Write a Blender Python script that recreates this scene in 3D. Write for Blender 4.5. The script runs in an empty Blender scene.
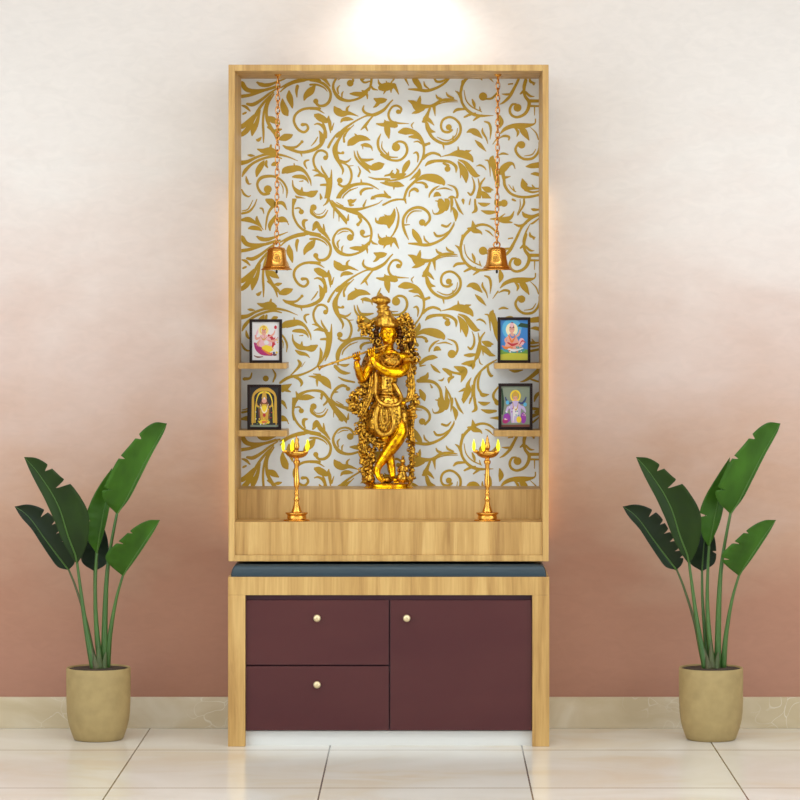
import bpy, bmesh, math, random
from mathutils import Vector, Matrix, noise
random.seed(7)
PI = math.pi
scene = bpy.context.scene
C = scene.collection
F = 3158.0            # focal length in pixels of the 800 px frame
CAM_Y, CAM_Z = -9.0, 1.25
VX, VY = 428.5, 308.0  # vanishing point of the view

def P(px, py, Y):
    d = (Y - CAM_Y) / F
    return Vector(((px - VX) * d, Y, CAM_Z - (py - VY) * d))

def lin(r, g, b):
    f = lambda c: (c / 255 / 12.92) if c / 255 <= .04045 else ((c / 255 + .055) / 1.055) ** 2.4
    return (f(r), f(g), f(b), 1.0)

# ------------------------------------------------------------------ materials
def mat(name, col, rough=.5, metal=0.0, coat=0.0, emis=None, estr=0.0, spec=.5):
    m = bpy.data.materials.new(name); m.use_nodes = True
    b = m.node_tree.nodes['Principled BSDF']
    b.inputs['Base Color'].default_value = col
    b.inputs['Roughness'].default_value = rough
    b.inputs['Metallic'].default_value = metal
    b.inputs['Coat Weight'].default_value = coat
    b.inputs['Specular IOR Level'].default_value = spec
    if emis:
        b.inputs['Emission Color'].default_value = emis
        b.inputs['Emission Strength'].default_value = estr
    return m

def nodes(m):
    nt = m.node_tree
    return nt, nt.nodes, nt.links, nt.nodes['Principled BSDF']

def ramp(N, stops):
    r = N.new('ShaderNodeValToRGB')
    e = r.color_ramp.elements
    while len(e) > 1: e.remove(e[-1])
    e[0].position = stops[0][0]; e[0].color = stops[0][1]
    for p, c in stops[1:]:
        q = e.new(p); q.color = c
    return r

def noisy(name, ca, cb, scale=(8, 8, 8), rough=.5, metal=0, bump=0.0, detail=4, lo=.3, hi=.7, coat=0.0, dist=0.0, nscale=1.0, spec=.5):
    m = mat(name, ca, rough, metal, coat, spec=spec)
    nt, N, L, b = nodes(m)
    tc = N.new('ShaderNodeTexCoord'); mp = N.new('ShaderNodeMapping')
    mp.inputs['Scale'].default_value = scale
    geo = N.new('ShaderNodeNewGeometry')
    L.new(geo.outputs['Position'], mp.inputs['Vector'])
    n = N.new('ShaderNodeTexNoise'); n.inputs['Scale'].default_value = nscale
    n.inputs['Detail'].default_value = detail; n.inputs['Distortion'].default_value = dist
    L.new(mp.outputs[0], n.inputs['Vector'])
    r = ramp(N, [(lo, ca), (hi, cb)])
    L.new(n.outputs['Fac'], r.inputs['Fac'])
    L.new(r.outputs[0], b.inputs['Base Color'])
    if bump:
        bp = N.new('ShaderNodeBump'); bp.inputs['Strength'].default_value = bump; bp.inputs['Distance'].default_value = .002
        L.new(n.outputs['Fac'], bp.inputs['Height']); L.new(bp.outputs[0], b.inputs['Normal'])
    return m

def wood_mat(name, c1, c2, c3):
    m = mat(name, c1, .42, spec=.35)
    nt, N, L, b = nodes(m)
    geo = N.new('ShaderNodeNewGeometry')
    mp = N.new('ShaderNodeMapping'); mp.inputs['Scale'].default_value = (22, 22, 1.3)
    L.new(geo.outputs['Position'], mp.inputs['Vector'])
    n = N.new('ShaderNodeTexNoise'); n.inputs['Scale'].default_value = 1; n.inputs['Detail'].default_value = 6
    n.inputs['Roughness'].default_value = .65; n.inputs['Distortion'].default_value = .6
    L.new(mp.outputs[0], n.inputs['Vector'])
    r = ramp(N, [(.3, c3), (.45, c1), (.62, c2)])
    L.new(n.outputs['Fac'], r.inputs['Fac'])
    mp2 = N.new('ShaderNodeMapping'); mp2.inputs['Scale'].default_value = (160, 160, 6)
    L.new(geo.outputs['Position'], mp2.inputs['Vector'])
    n2 = N.new('ShaderNodeTexNoise'); n2.inputs['Scale'].default_value = 1; n2.inputs['Detail'].default_value = 3
    L.new(mp2.outputs[0], n2.inputs['Vector'])
    r2 = ramp(N, [(.3, (.86, .82, .76, 1)), (.6, (1, 1, 1, 1))])
    L.new(n2.outputs['Fac'], r2.inputs['Fac'])
    mx = N.new('ShaderNodeMix'); mx.data_type = 'RGBA'; mx.blend_type = 'MULTIPLY'; mx.inputs['Factor'].default_value = .8
    L.new(r.outputs[0], mx.inputs['A']); L.new(r2.outputs[0], mx.inputs['B'])
    L.new(mx.outputs['Result'], b.inputs['Base Color'])
    return m

M = {}
M['oak'] = wood_mat('oak', lin(189, 147, 85), lin(208, 168, 104), lin(160, 118, 65))
M['maroon'] = noisy('maroon_laminate', lin(76, 35, 36), lin(84, 42, 40), (2, 2, 5), .25, spec=.3, detail=3)
M['maroon_dark'] = mat('maroon_reveal', lin(84, 34, 48), .4)
M['plinth'] = mat('plinth_white', lin(214, 210, 202), .4)
M['slate'] = mat('slate_top', lin(38, 54, 61), .35, spec=.4)
M['brass'] = noisy('brass', lin(230, 172, 78), lin(208, 144, 58), (60, 60, 60), .24, 1.0, detail=2)
M['brass_bell'] = noisy('bell_brass', lin(228, 168, 82), lin(196, 130, 58), (50, 50, 50), .25, 1.0, detail=2)
M['gold'] = noisy('statue_gold', lin(255, 196, 18), lin(178, 104, 22), (70, 70, 70), .27, 1.0, detail=2, lo=.4, hi=.66)  # yellow to brown mottling imitates highlights and shade on the metal
M['antique'] = noisy('antique_gold', lin(232, 176, 60), lin(104, 64, 26), (170, 170, 170), .34, 1.0, detail=3, bump=.3, lo=.42, hi=.62)  # brown-gold metal; dark mottling also stands in for shaded recesses
M['cloth_gold'] = noisy('drape_gold', lin(238, 184, 66), lin(150, 100, 40), (130, 130, 130), .33, 1.0, detail=3, bump=.2)
M['drape'] = noisy('drape_bronze', lin(176, 124, 56), lin(84, 52, 26), (150, 150, 150), .36, 1.0, detail=3, bump=.2, lo=.4, hi=.6)
M['bronze'] = mat('dark_bronze', lin(88, 56, 30), .35, 1.0)
M['chain'] = mat('chain_metal', lin(226, 160, 84), .25, 1.0)
M['knob'] = mat('knob', lin(226, 205, 160), .3, .6)
M['black'] = mat('black_metal', lin(30, 22, 14), .4)
M['flame'] = mat('flame', lin(250, 240, 20), .5, emis=lin(235, 240, 0), estr=1.3)
M['frame'] = mat('frame_wood', lin(34, 18, 14), .5, spec=.25)
M['soil'] = noisy('soil', lin(46, 34, 24), lin(76, 58, 42), (90, 90, 90), .95, bump=.8)
M['pot'] = noisy('pot_stone', lin(172, 147, 96), lin(158, 134, 86), (30, 30, 30), .75, bump=.25, detail=6)
M['paper_bg'] = noisy('wallpaper_ground', lin(232, 232, 228), lin(226, 226, 222), (30, 30, 30), .55, detail=2)
M['paper_gold'] = noisy('wallpaper_gold', lin(190, 148, 14), lin(180, 141, 18), (40, 40, 40), .5, detail=2)
M['led'] = mat('led', lin(255, 220, 160), .5, emis=lin(255, 206, 122), estr=7)

# leaves: mid green with faint side veins; bright and dark sets mix own tone with painted light
def leaf_mat(name, a, bcol, rough):
    m = noisy(name, a, bcol, (14, 14, 6), rough, detail=3, spec=.22)
    return m
M['leaf_bright'] = leaf_mat('leaf_bright', lin(40, 72, 8), lin(62, 104, 22), .48)
M['leaf_mid'] = leaf_mat('leaf_mid', lin(26, 43, 5), lin(37, 60, 10), .5)
M['leaf_dark'] = leaf_mat('leaf_dark', lin(16, 31, 12), lin(26, 41, 14), .4)
M['stalk'] = noisy('stalk_green', lin(54, 88, 34), lin(74, 108, 44), (20, 20, 4), .45)
M['rib'] = mat('rib_green', lin(70, 106, 30), .45)
M['sheath'] = noisy('sheath', lin(70, 92, 44), lin(86, 78, 48), (30, 30, 12), .6)

# ombre plaster wall: pale cream above, terracotta pink below, trowelled
def wall_mat():
    m = mat('ombre_plaster', lin(220, 200, 190), .8, spec=.2)
    nt, N, L, b = nodes(m)
    geo = N.new('ShaderNodeNewGeometry')
    sx = N.new('ShaderNodeSeparateXYZ'); L.new(geo.outputs['Position'], sx.inputs[0])
    def nz(scale, detail, dist=0, mscale=(1, 1, 1), rot=0):
        mp = N.new('ShaderNodeMapping'); mp.inputs['Scale'].default_value = mscale
        mp.inputs['Rotation'].default_value = (0, rot, 0)
        L.new(geo.outputs['Position'], mp.inputs['Vector'])
        n = N.new('ShaderNodeTexNoise'); n.inputs['Scale'].default_value = scale
        n.inputs['Detail'].default_value = detail; n.inputs['Distortion'].default_value = dist
        L.new(mp.outputs[0], n.inputs['Vector']); return n
    big = nz(1.5, 3, .6, (1, 1, 2.0), .5)
    fine = nz(6, 7, 1.4, (1, 1, 1.9), .7)
    def math_(op, a, bb):
        q = N.new('ShaderNodeMath'); q.operation = op
        for i, v in enumerate((a, bb)):
            if isinstance(v, (int, float)): q.inputs[i].default_value = v
            else: L.new(v, q.inputs[i])
        return q.outputs[0]
    off = math_('MULTIPLY', math_('SUBTRACT', big.outputs['Fac'], .5), .8)
    off2 = math_('MULTIPLY', math_('SUBTRACT', fine.outputs['Fac'], .5), .16)
    z = math_('ADD', math_('ADD', sx.outputs['Z'], off), off2)
    t = math_('DIVIDE', z, 2.2)
    r = ramp(N, WALL_STOPS)
    L.new(t, r.inputs['Fac'])
    f2 = nz(17, 7, 1.2, (1, 1, 2.2), .6)
    r2 = ramp(N, [(.3, (.94, .94, .94, 1)), (.7, (1.03, 1.03, 1.03, 1))])
    L.new(f2.outputs['Fac'], r2.inputs['Fac'])
    mx = N.new('ShaderNodeMix'); mx.data_type = 'RGBA'; mx.blend_type = 'MULTIPLY'; mx.inputs['Factor'].default_value = .6
    L.new(r.outputs[0], mx.inputs['A']); L.new(r2.outputs[0], mx.inputs['B'])
    L.new(mx.outputs['Result'], b.inputs['Base Color'])
    return m
WALL_STOPS = [(.02, lin(174, 126, 104)), (.16, lin(180, 132, 108)), (.30, lin(195, 155, 130)), (.41, lin(204, 172, 154)),
              (.52, lin(213, 188, 175)), (.64, lin(223, 206, 196)), (.80, lin(230, 220, 212)), (1.0, lin(230, 220, 212))]
M['wall'] = wall_mat()

def marble(name, base, vein, light, scale, rough):
    m = mat(name, base, rough, spec=.5)
    nt, N, L, b = nodes(m)
    geo = N.new('ShaderNodeNewGeometry')
    mp = N.new('ShaderNodeMapping'); mp.inputs['Scale'].default_value = scale
    L.new(geo.outputs['Position'], mp.inputs['Vector'])
    n = N.new('ShaderNodeTexNoise'); n.inputs['Scale'].default_value = 1; n.inputs['Detail'].default_value = 7; n.inputs['Distortion'].default_value = .8
    L.new(mp.outputs[0], n.inputs['Vector'])
    r = ramp(N, [(.34, vein), (.5, base), (.66, light)])
    L.new(n.outputs['Fac'], r.inputs['Fac'])
    L.new(r.outputs[0], b.inputs['Base Color'])
    return m, N, L, b, r, geo

m, N, L, b, r, geo = marble('floor_marble', lin(230, 221, 206), lin(226, 210, 186), lin(236, 229, 217), (2.0, 2.8, 5), .16)
# tile joints: 0.547 m wide, 0.706 m deep tiles
sx = N.new('ShaderNodeSeparateXYZ'); L.new(geo.outputs['Position'], sx.inputs[0])
def joint(sock, period, offset, half):
    a = N.new('ShaderNodeMath'); a.operation = 'SUBTRACT'; L.new(sock, a.inputs[0]); a.inputs[1].default_value = offset
    d = N.new('ShaderNodeMath'); d.operation = 'PINGPONG'; L.new(a.outputs[0], d.inputs[0]); d.inputs[1].default_value = period / 2
    c = N.new('ShaderNodeMath'); c.operation = 'LESS_THAN'; L.new(d.outputs[0], c.inputs[0]); c.inputs[1].default_value = half
    return c.outputs[0]
jx = joint(sx.outputs['X'], .547, (329.2 - VX) * 8.93 / F, .0022)
jy = joint(sx.outputs['Y'], .706, -.07, .005)
for sock, col in ((jy, lin(176, 160, 138)), (jx, lin(116, 104, 90))):
    mx = N.new('ShaderNodeMix'); mx.data_type = 'RGBA'
    L.new(sock, mx.inputs['Factor']); L.new(b.inputs['Base Color'].links[0].from_socket, mx.inputs['A'])
    mx.inputs['B'].default_value = col
    L.new(mx.outputs['Result'], b.inputs['Base Color'])
M['floor'] = m
m, N, L, b, r, geo = marble('skirting_marble', lin(208, 190, 158), lin(198, 178, 142), lin(218, 204, 178), (5, 5, 7), .3)
# fine pale veins in the skirting
v = N.new('ShaderNodeTexVoronoi'); v.feature = 'DISTANCE_TO_EDGE'; v.inputs['Scale'].default_value = 11
nn = N.new('ShaderNodeTexNoise'); nn.inputs['Scale'].default_value = 6
L.new(geo.outputs['Position'], nn.inputs['Vector'])
ad = N.new('ShaderNodeVectorMath'); ad.operation = 'MULTIPLY_ADD'
L.new(nn.outputs['Color'], ad.inputs[0]); ad.inputs[1].default_value = (.45, .45, .45); L.new(geo.outputs['Position'], ad.inputs[2])
L.new(ad.outputs[0], v.inputs['Vector'])
vr = ramp(N, [(0, (1, 1, 1, 1)), (.02, (0, 0, 0, 1))]); L.new(v.outputs['Distance'], vr.inputs['Fac'])
n5 = N.new('ShaderNodeTexNoise'); n5.inputs['Scale'].default_value = 3.1; L.new(geo.outputs['Position'], n5.inputs['Vector'])
r5 = ramp(N, [(.48, (0, 0, 0, 1)), (.6, (.7, .7, .7, 1))]); L.new(n5.outputs['Fac'], r5.inputs['Fac'])
mm = N.new('ShaderNodeMath'); mm.operation = 'MULTIPLY'; L.new(vr.outputs[0], mm.inputs[0]); L.new(r5.outputs[0], mm.inputs[1])
mx = N.new('ShaderNodeMix'); mx.data_type = 'RGBA'; L.new(mm.outputs[0], mx.inputs['Factor'])
L.new(r.outputs[0], mx.inputs['A']); mx.inputs['B'].default_value = lin(236, 230, 216)
L.new(mx.outputs['Result'], b.inputs['Base Color'])
M['skirting'] = m
M['ceiling'] = mat('ceiling_white', lin(240, 238, 234), .9)
M['sidewall'] = mat('side_wall', lin(226, 228, 230), .85)

# ------------------------------------------------------------------ helpers
def obj(name, bm, ms, parent=None, smooth=False):
    me = bpy.data.meshes.new(name)
    bmesh.ops.recalc_face_normals(bm, faces=bm.faces[:]) if name not in ('back_panel', 'picture') else None
    bm.to_mesh(me); bm.free()
    for x in (ms if isinstance(ms, (list, tuple)) else [ms]): me.materials.append(x)
    if smooth:
        for p in me.polygons: p.use_smooth = True
    o = bpy.data.objects.new(name, me); C.objects.link(o)
    if parent:
        o.parent = parent
        o.matrix_parent_inverse = Matrix.Translation(-Vector(parent.location))
    return o

def thing(name, label, cat, loc, group=None):
    o = bpy.data.objects.new(name, None); C.objects.link(o)
    o.location = loc; o.empty_display_size = .05
    o['label'] = label; o['category'] = cat
    if group: o['group'] = group
    return o

def tag(o, label, cat, group=None):
    o['label'] = label; o['category'] = cat
    if group: o['group'] = group
    return o

def struct(o):
    o['kind'] = 'structure'; return o

def box(bm, x0, x1, y0, y1, z0, z1, bev=0.0, mi=0):
    r = bmesh.ops.create_cube(bm, size=1)
    vs = r['verts']
    for v in vs:
        v.co = Vector((x0 + (v.co.x + .5) * (x1 - x0), y0 + (v.co.y + .5) * (y1 - y0), z0 + (v.co.z + .5) * (z1 - z0)))
    fs = {f for v in vs for f in v.link_faces}
    for f in fs: f.material_index = mi
    if bev:
        es = list({e for v in vs for e in v.link_edges})
        bmesh.ops.bevel(bm, geom=es, offset=bev, segments=2, affect='EDGES', profile=.5)

def boxobj(name, dims, m, parent=None, bev=.0012):
    bm = bmesh.new(); box(bm, *dims, bev=bev); return obj(name, bm, m, parent)

def catmull(pts, n=6):
    pts = [Vector(p) for p in pts]
    if len(pts) < 3:
        return [pts[0].lerp(pts[-1], i / n) for i in range(n + 1)]
    out = []
    for i in range(len(pts) - 1):
        p0 = pts[i - 1] if i else pts[0] * 2 - pts[1]
        p1, p2 = pts[i], pts[i + 1]
        p3 = pts[i + 2] if i + 2 < len(pts) else pts[-1] * 2 - pts[-2]
        for k in range(n):
            t = k / n
            out.append(.5 * ((2 * p1) + (p2 - p0) * t + (2 * p0 - 5 * p1 + 4 * p2 - p3) * t * t + (3 * p1 - p0 - 3 * p2 + p3) * t ** 3))
    out.append(pts[-1]); return out

def tube(bm, pts, rads, seg=8, n=4, flat=1.0):
    """tube through 3D pts, radii per point"""
    rows = catmull([(*p, r) for p, r in zip(pts, rads)] if False else [Vector((p[0], p[1], p[2], r)) for p, r in zip(pts, rads)], n)
    cs = [Vector(r[:3]) for r in rows]; rs = [max(1e-5, r[3]) for r in rows]
    prev = None; rings = []
    for i, c in enumerate(cs):
        t = (cs[min(i + 1, len(cs) - 1)] - cs[max(i - 1, 0)]).normalized()
        if prev is None:
            u = t.cross(Vector((0, 1, 0)))
            if u.length < .1: u = t.cross(Vector((1, 0, 0)))
            u.normalize()
        else:
            u = (prev - t * prev.dot(t)).normalized()
        prev = u; w = t.cross(u)
        rings.append([bm.verts.new(c + (u * math.cos(a) + w * math.sin(a) * flat) * rs[i]) for a in [2 * PI * k / seg for k in range(seg)]])
    for a, b_ in zip(rings, rings[1:]):
        for k in range(seg):
            bm.faces.new((a[k], a[(k + 1) % seg], b_[(k + 1) % seg], b_[k]))
    bm.faces.new(rings[0][::-1]); bm.faces.new(rings[-1])

def lathe(bm, prof, c, seg=32, ax=(0, 0)):
    """prof: (radius, z) from bottom to top; ax: lean in x and y per metre of z"""
    z0 = prof[0][1]; rings = []
    for r, z in prof:
        cx = c[0] + ax[0] * (z - z0); cy = c[1] + ax[1] * (z - z0)
        rings.append([bm.verts.new((cx + max(r, 1e-5) * math.cos(2 * PI * k / seg), cy + max(r, 1e-5) * math.sin(2 * PI * k / seg), c[2] + z)) for k in range(seg)])
    for a, b_ in zip(rings, rings[1:]):
        for k in range(seg):
            bm.faces.new((a[k], a[(k + 1) % seg], b_[(k + 1) % seg], b_[k]))
    bm.faces.new(rings[0][::-1]); bm.faces.new(rings[-1])

def ell(bm, c, r, seg=10, rot=None, mi=0):
    mtx = Matrix.Translation(c) @ (rot.to_4x4() if rot else Matrix.Identity(4)) @ Matrix.Diagonal((r[0], r[1], r[2], 1))
    q = bmesh.ops.create_uvsphere(bm, u_segments=seg, v_segments=max(5, seg * 2 // 3), radius=1, matrix=mtx)
    if mi:
        for f in {f for v in q['verts'] for f in v.link_faces}: f.material_index = mi

# ------------------------------------------------------------------ room
WY = .40
bm = bmesh.new(); box(bm, -3.5, 3.5, WY, WY + .12, -.0, 2.42); struct(obj('wall_back', bm, M['wall']))
bm = bmesh.new(); box(bm, -3.5, 3.5, -11, WY + .12, -.1, 0); struct(obj('floor', bm, M['floor']))
bm = bmesh.new(); box(bm, -3.5, 3.5, -11, WY + .12, 2.42, 2.52); struct(obj('ceiling', bm, M['ceiling']))
bm = bmesh.new(); box(bm, -3.62, -3.5, -11, WY + .12, 0, 2.42); struct(obj('wall_left', bm, M['sidewall']))
bm = bmesh.new(); box(bm, 3.5, 3.62, -11, WY + .12, 0, 2.42); struct(obj('wall_right', bm, M['sidewall']))
zb = P(0, 697.2, WY - .01).z
bm = bmesh.new(); box(bm, -3.5, 3.5, WY - .010, WY + .001, 0, zb, bev=.0015); struct(obj('baseboard_back', bm, M['skirting']))

# ------------------------------------------------------------------ lower cabinet
X0, X1 = P(228.0, 0, 0).x, P(549.3, 0, 0).x
XL, XR = P(245.3, 0, 0).x, P(532.3, 0, 0).x
ZT = P(0, 577, 0).z; ZU = P(0, 595.2, 0).z
DB = WY - .012
low = thing('base_cabinet', 'low oak framed cabinet with maroon drawers and door standing on the floor', 'cabinet', ((X0 + X1) / 2, DB / 2, 0))
boxobj('top_board', (X0, X1, 0, DB, ZU, ZT), M['oak'], low)
boxobj('side_panel', (X0, XL, 0, DB, 0, ZU), M['oak'], low)
boxobj('side_panel', (XR, X1, 0, DB, 0, ZU), M['oak'], low)
ZB = P(0, 730, .02).z
boxobj('carcass', (XL, XR, .034, DB, ZB - .002, ZU), M['maroon_dark'], low, bev=0)
boxobj('plinth', (XL, XR, .026, .05, 0, ZB - .003), M['plinth'], low, bev=0)
FY0, FY1 = .012, .032
zt = P(0, 600.3, FY0).z
xm0, xm1 = P(388.8, 0, FY0).x, P(390.3, 0, FY0).x
zm0, zm1 = P(0, 666.3, FY0).z, P(0, 664.8, FY0).z
def knobbed(name, dims, kx, ky):
    f = boxobj(name, dims, M['maroon'], low, bev=.0008)
    k = P(kx, ky, FY0)
    bm = bmesh.new()
    lathe(bm, [(.0025, 0), (.003, .006), (.0095, .010), (.0105, .014), (.0095, .018), (.004, .020)], (0, 0, 0), 24)
    for v in bm.verts: v.co = Vector((v.co.x + k.x, FY0 - v.co.z, v.co.y + k.z))
    kk = obj('knob', bm, M['knob'], None, smooth=True)
    kk.parent = f
    kk.matrix_parent_inverse = f.matrix_basis.inverted() @ Matrix.Identity(4)
    kk.matrix_parent_inverse = Matrix.Translation(-Vector(low.location)).inverted() @ Matrix.Translation(-Vector(low.location))
    return f
knobbed('drawer', (XL + .001, xm0, FY0, FY1, zm1, zt), 317.2, 617.8)
knobbed('drawer', (XL + .001, xm0, FY0, FY1, ZB, zm0), 317.2, 684.2)
knobbed('door', (xm1, XR - .001, FY0, FY1, ZB, zt), 406.8, 617.8)
bm = bmesh.new(); rings = []
def rrect(x0, x1, y0, y1, r, z, n=6):
    out = []
    for cx_, cy_, a0 in ((x1 - r, y1 - r, 0), (x0 + r, y1 - r, 90), (x0 + r, y0 + r, 180), (x1 - r, y0 + r, 270)):
        for k in range(n + 1):
            a = math.radians(a0 + 90 * k / n); out.append(bm.verts.new((cx_ + r * math.cos(a), cy_ + r * math.sin(a), z)))
    return out
for k in range(10):
    tt = k / 9; ins = .017 * (1 - math.sqrt(max(0, 1 - tt ** 2.2)))
    rings.append(rrect(X0 + .008 + ins, X1 - .008 - ins, .006 + ins, DB, .006, ZT + .034 * tt))
for a, b_ in zip(rings, rings[1:]):
    for k in range(len(a)): bm.faces.new((a[k], a[(k + 1) % len(a)], b_[(k + 1) % len(a)], b_[k]))
bm.faces.new(rings[0][::-1]); bm.faces.new(rings[-1])
tag(obj('countertop', bm, M['slate']), 'dark slate blue slab with rounded edges lying on top of the low maroon cabinet', 'countertop')

# ------------------------------------------------------------------ upper shrine cabinet
UY = .03; BY = .345
ux0, ux1 = P(228.4, 0, UY).x, P(548.7, 0, UY).x
ix0, ix1 = P(234.7, 0, UY).x, P(542.6, 0, UY).x
uz0, uz1 = P(0, 561.4, UY).z, P(0, 64.6, UY).z
iz0, iz1 = P(0, 555.3, UY).z, P(0, 70.8, UY).z
up = thing('shrine_cabinet', 'tall open oak shrine cabinet lined with gold scroll wallpaper, hung on the wall', 'shrine cabinet', ((ux0 + ux1) / 2, .2, uz0))
UB = .370
boxobj('side_panel', (ux0, ix0, UY, UB, uz0, uz1), M['oak'], up)
boxobj('side_panel', (ix1, ux1, UY, UB, uz0, uz1), M['oak'], up)
boxobj('top_panel', (ix0, ix1, UY, UB, iz1, uz1), M['oak'], up)
boxobj('bottom_panel', (ix0, ix1, UY, UB, uz0, iz0), M['oak'], up)
s1z = P(0, 522.0, .038).z
s2z = P(0, 486.0, BY).z
boxobj('front_step', (ix0, ix1, .038, BY, iz0, s1z), M['oak'], up)
boxobj('rear_step', (ix0, ix1, .165, BY, s1z, s2z), M['oak'], up)
boxobj('mounting_rail', (-.40, .18, UB, WY, uz1 - .12, uz1 - .06), M['oak'], up)
boxobj('mounting_rail', (-.40, .18, UB, WY, uz0 + .06, uz0 + .12), M['oak'], up)
SY = .20
def shelf(xa, xb, ya, yb):
    a = P(xa, ya, SY) if xa else Vector((ix0, 0, P(0, ya, SY).z)); b_ = P(xb, yb, SY) if xb else Vector((ix1, 0, P(0, yb, SY).z))
    boxobj('shelf', (a.x, b_.x, SY, BY, b_.z, a.z), M['oak'], up, bev=.001)
    return a.z
SHL1 = shelf(None, 286.5, 363.2, 368.8); SHL2 = shelf(None, 286.8, 430.4, 436.6)
SHR1 = shelf(494.6, None, 363.2, 368.8); SHR2 = shelf(494.2, None, 430.4, 436.6)

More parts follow.
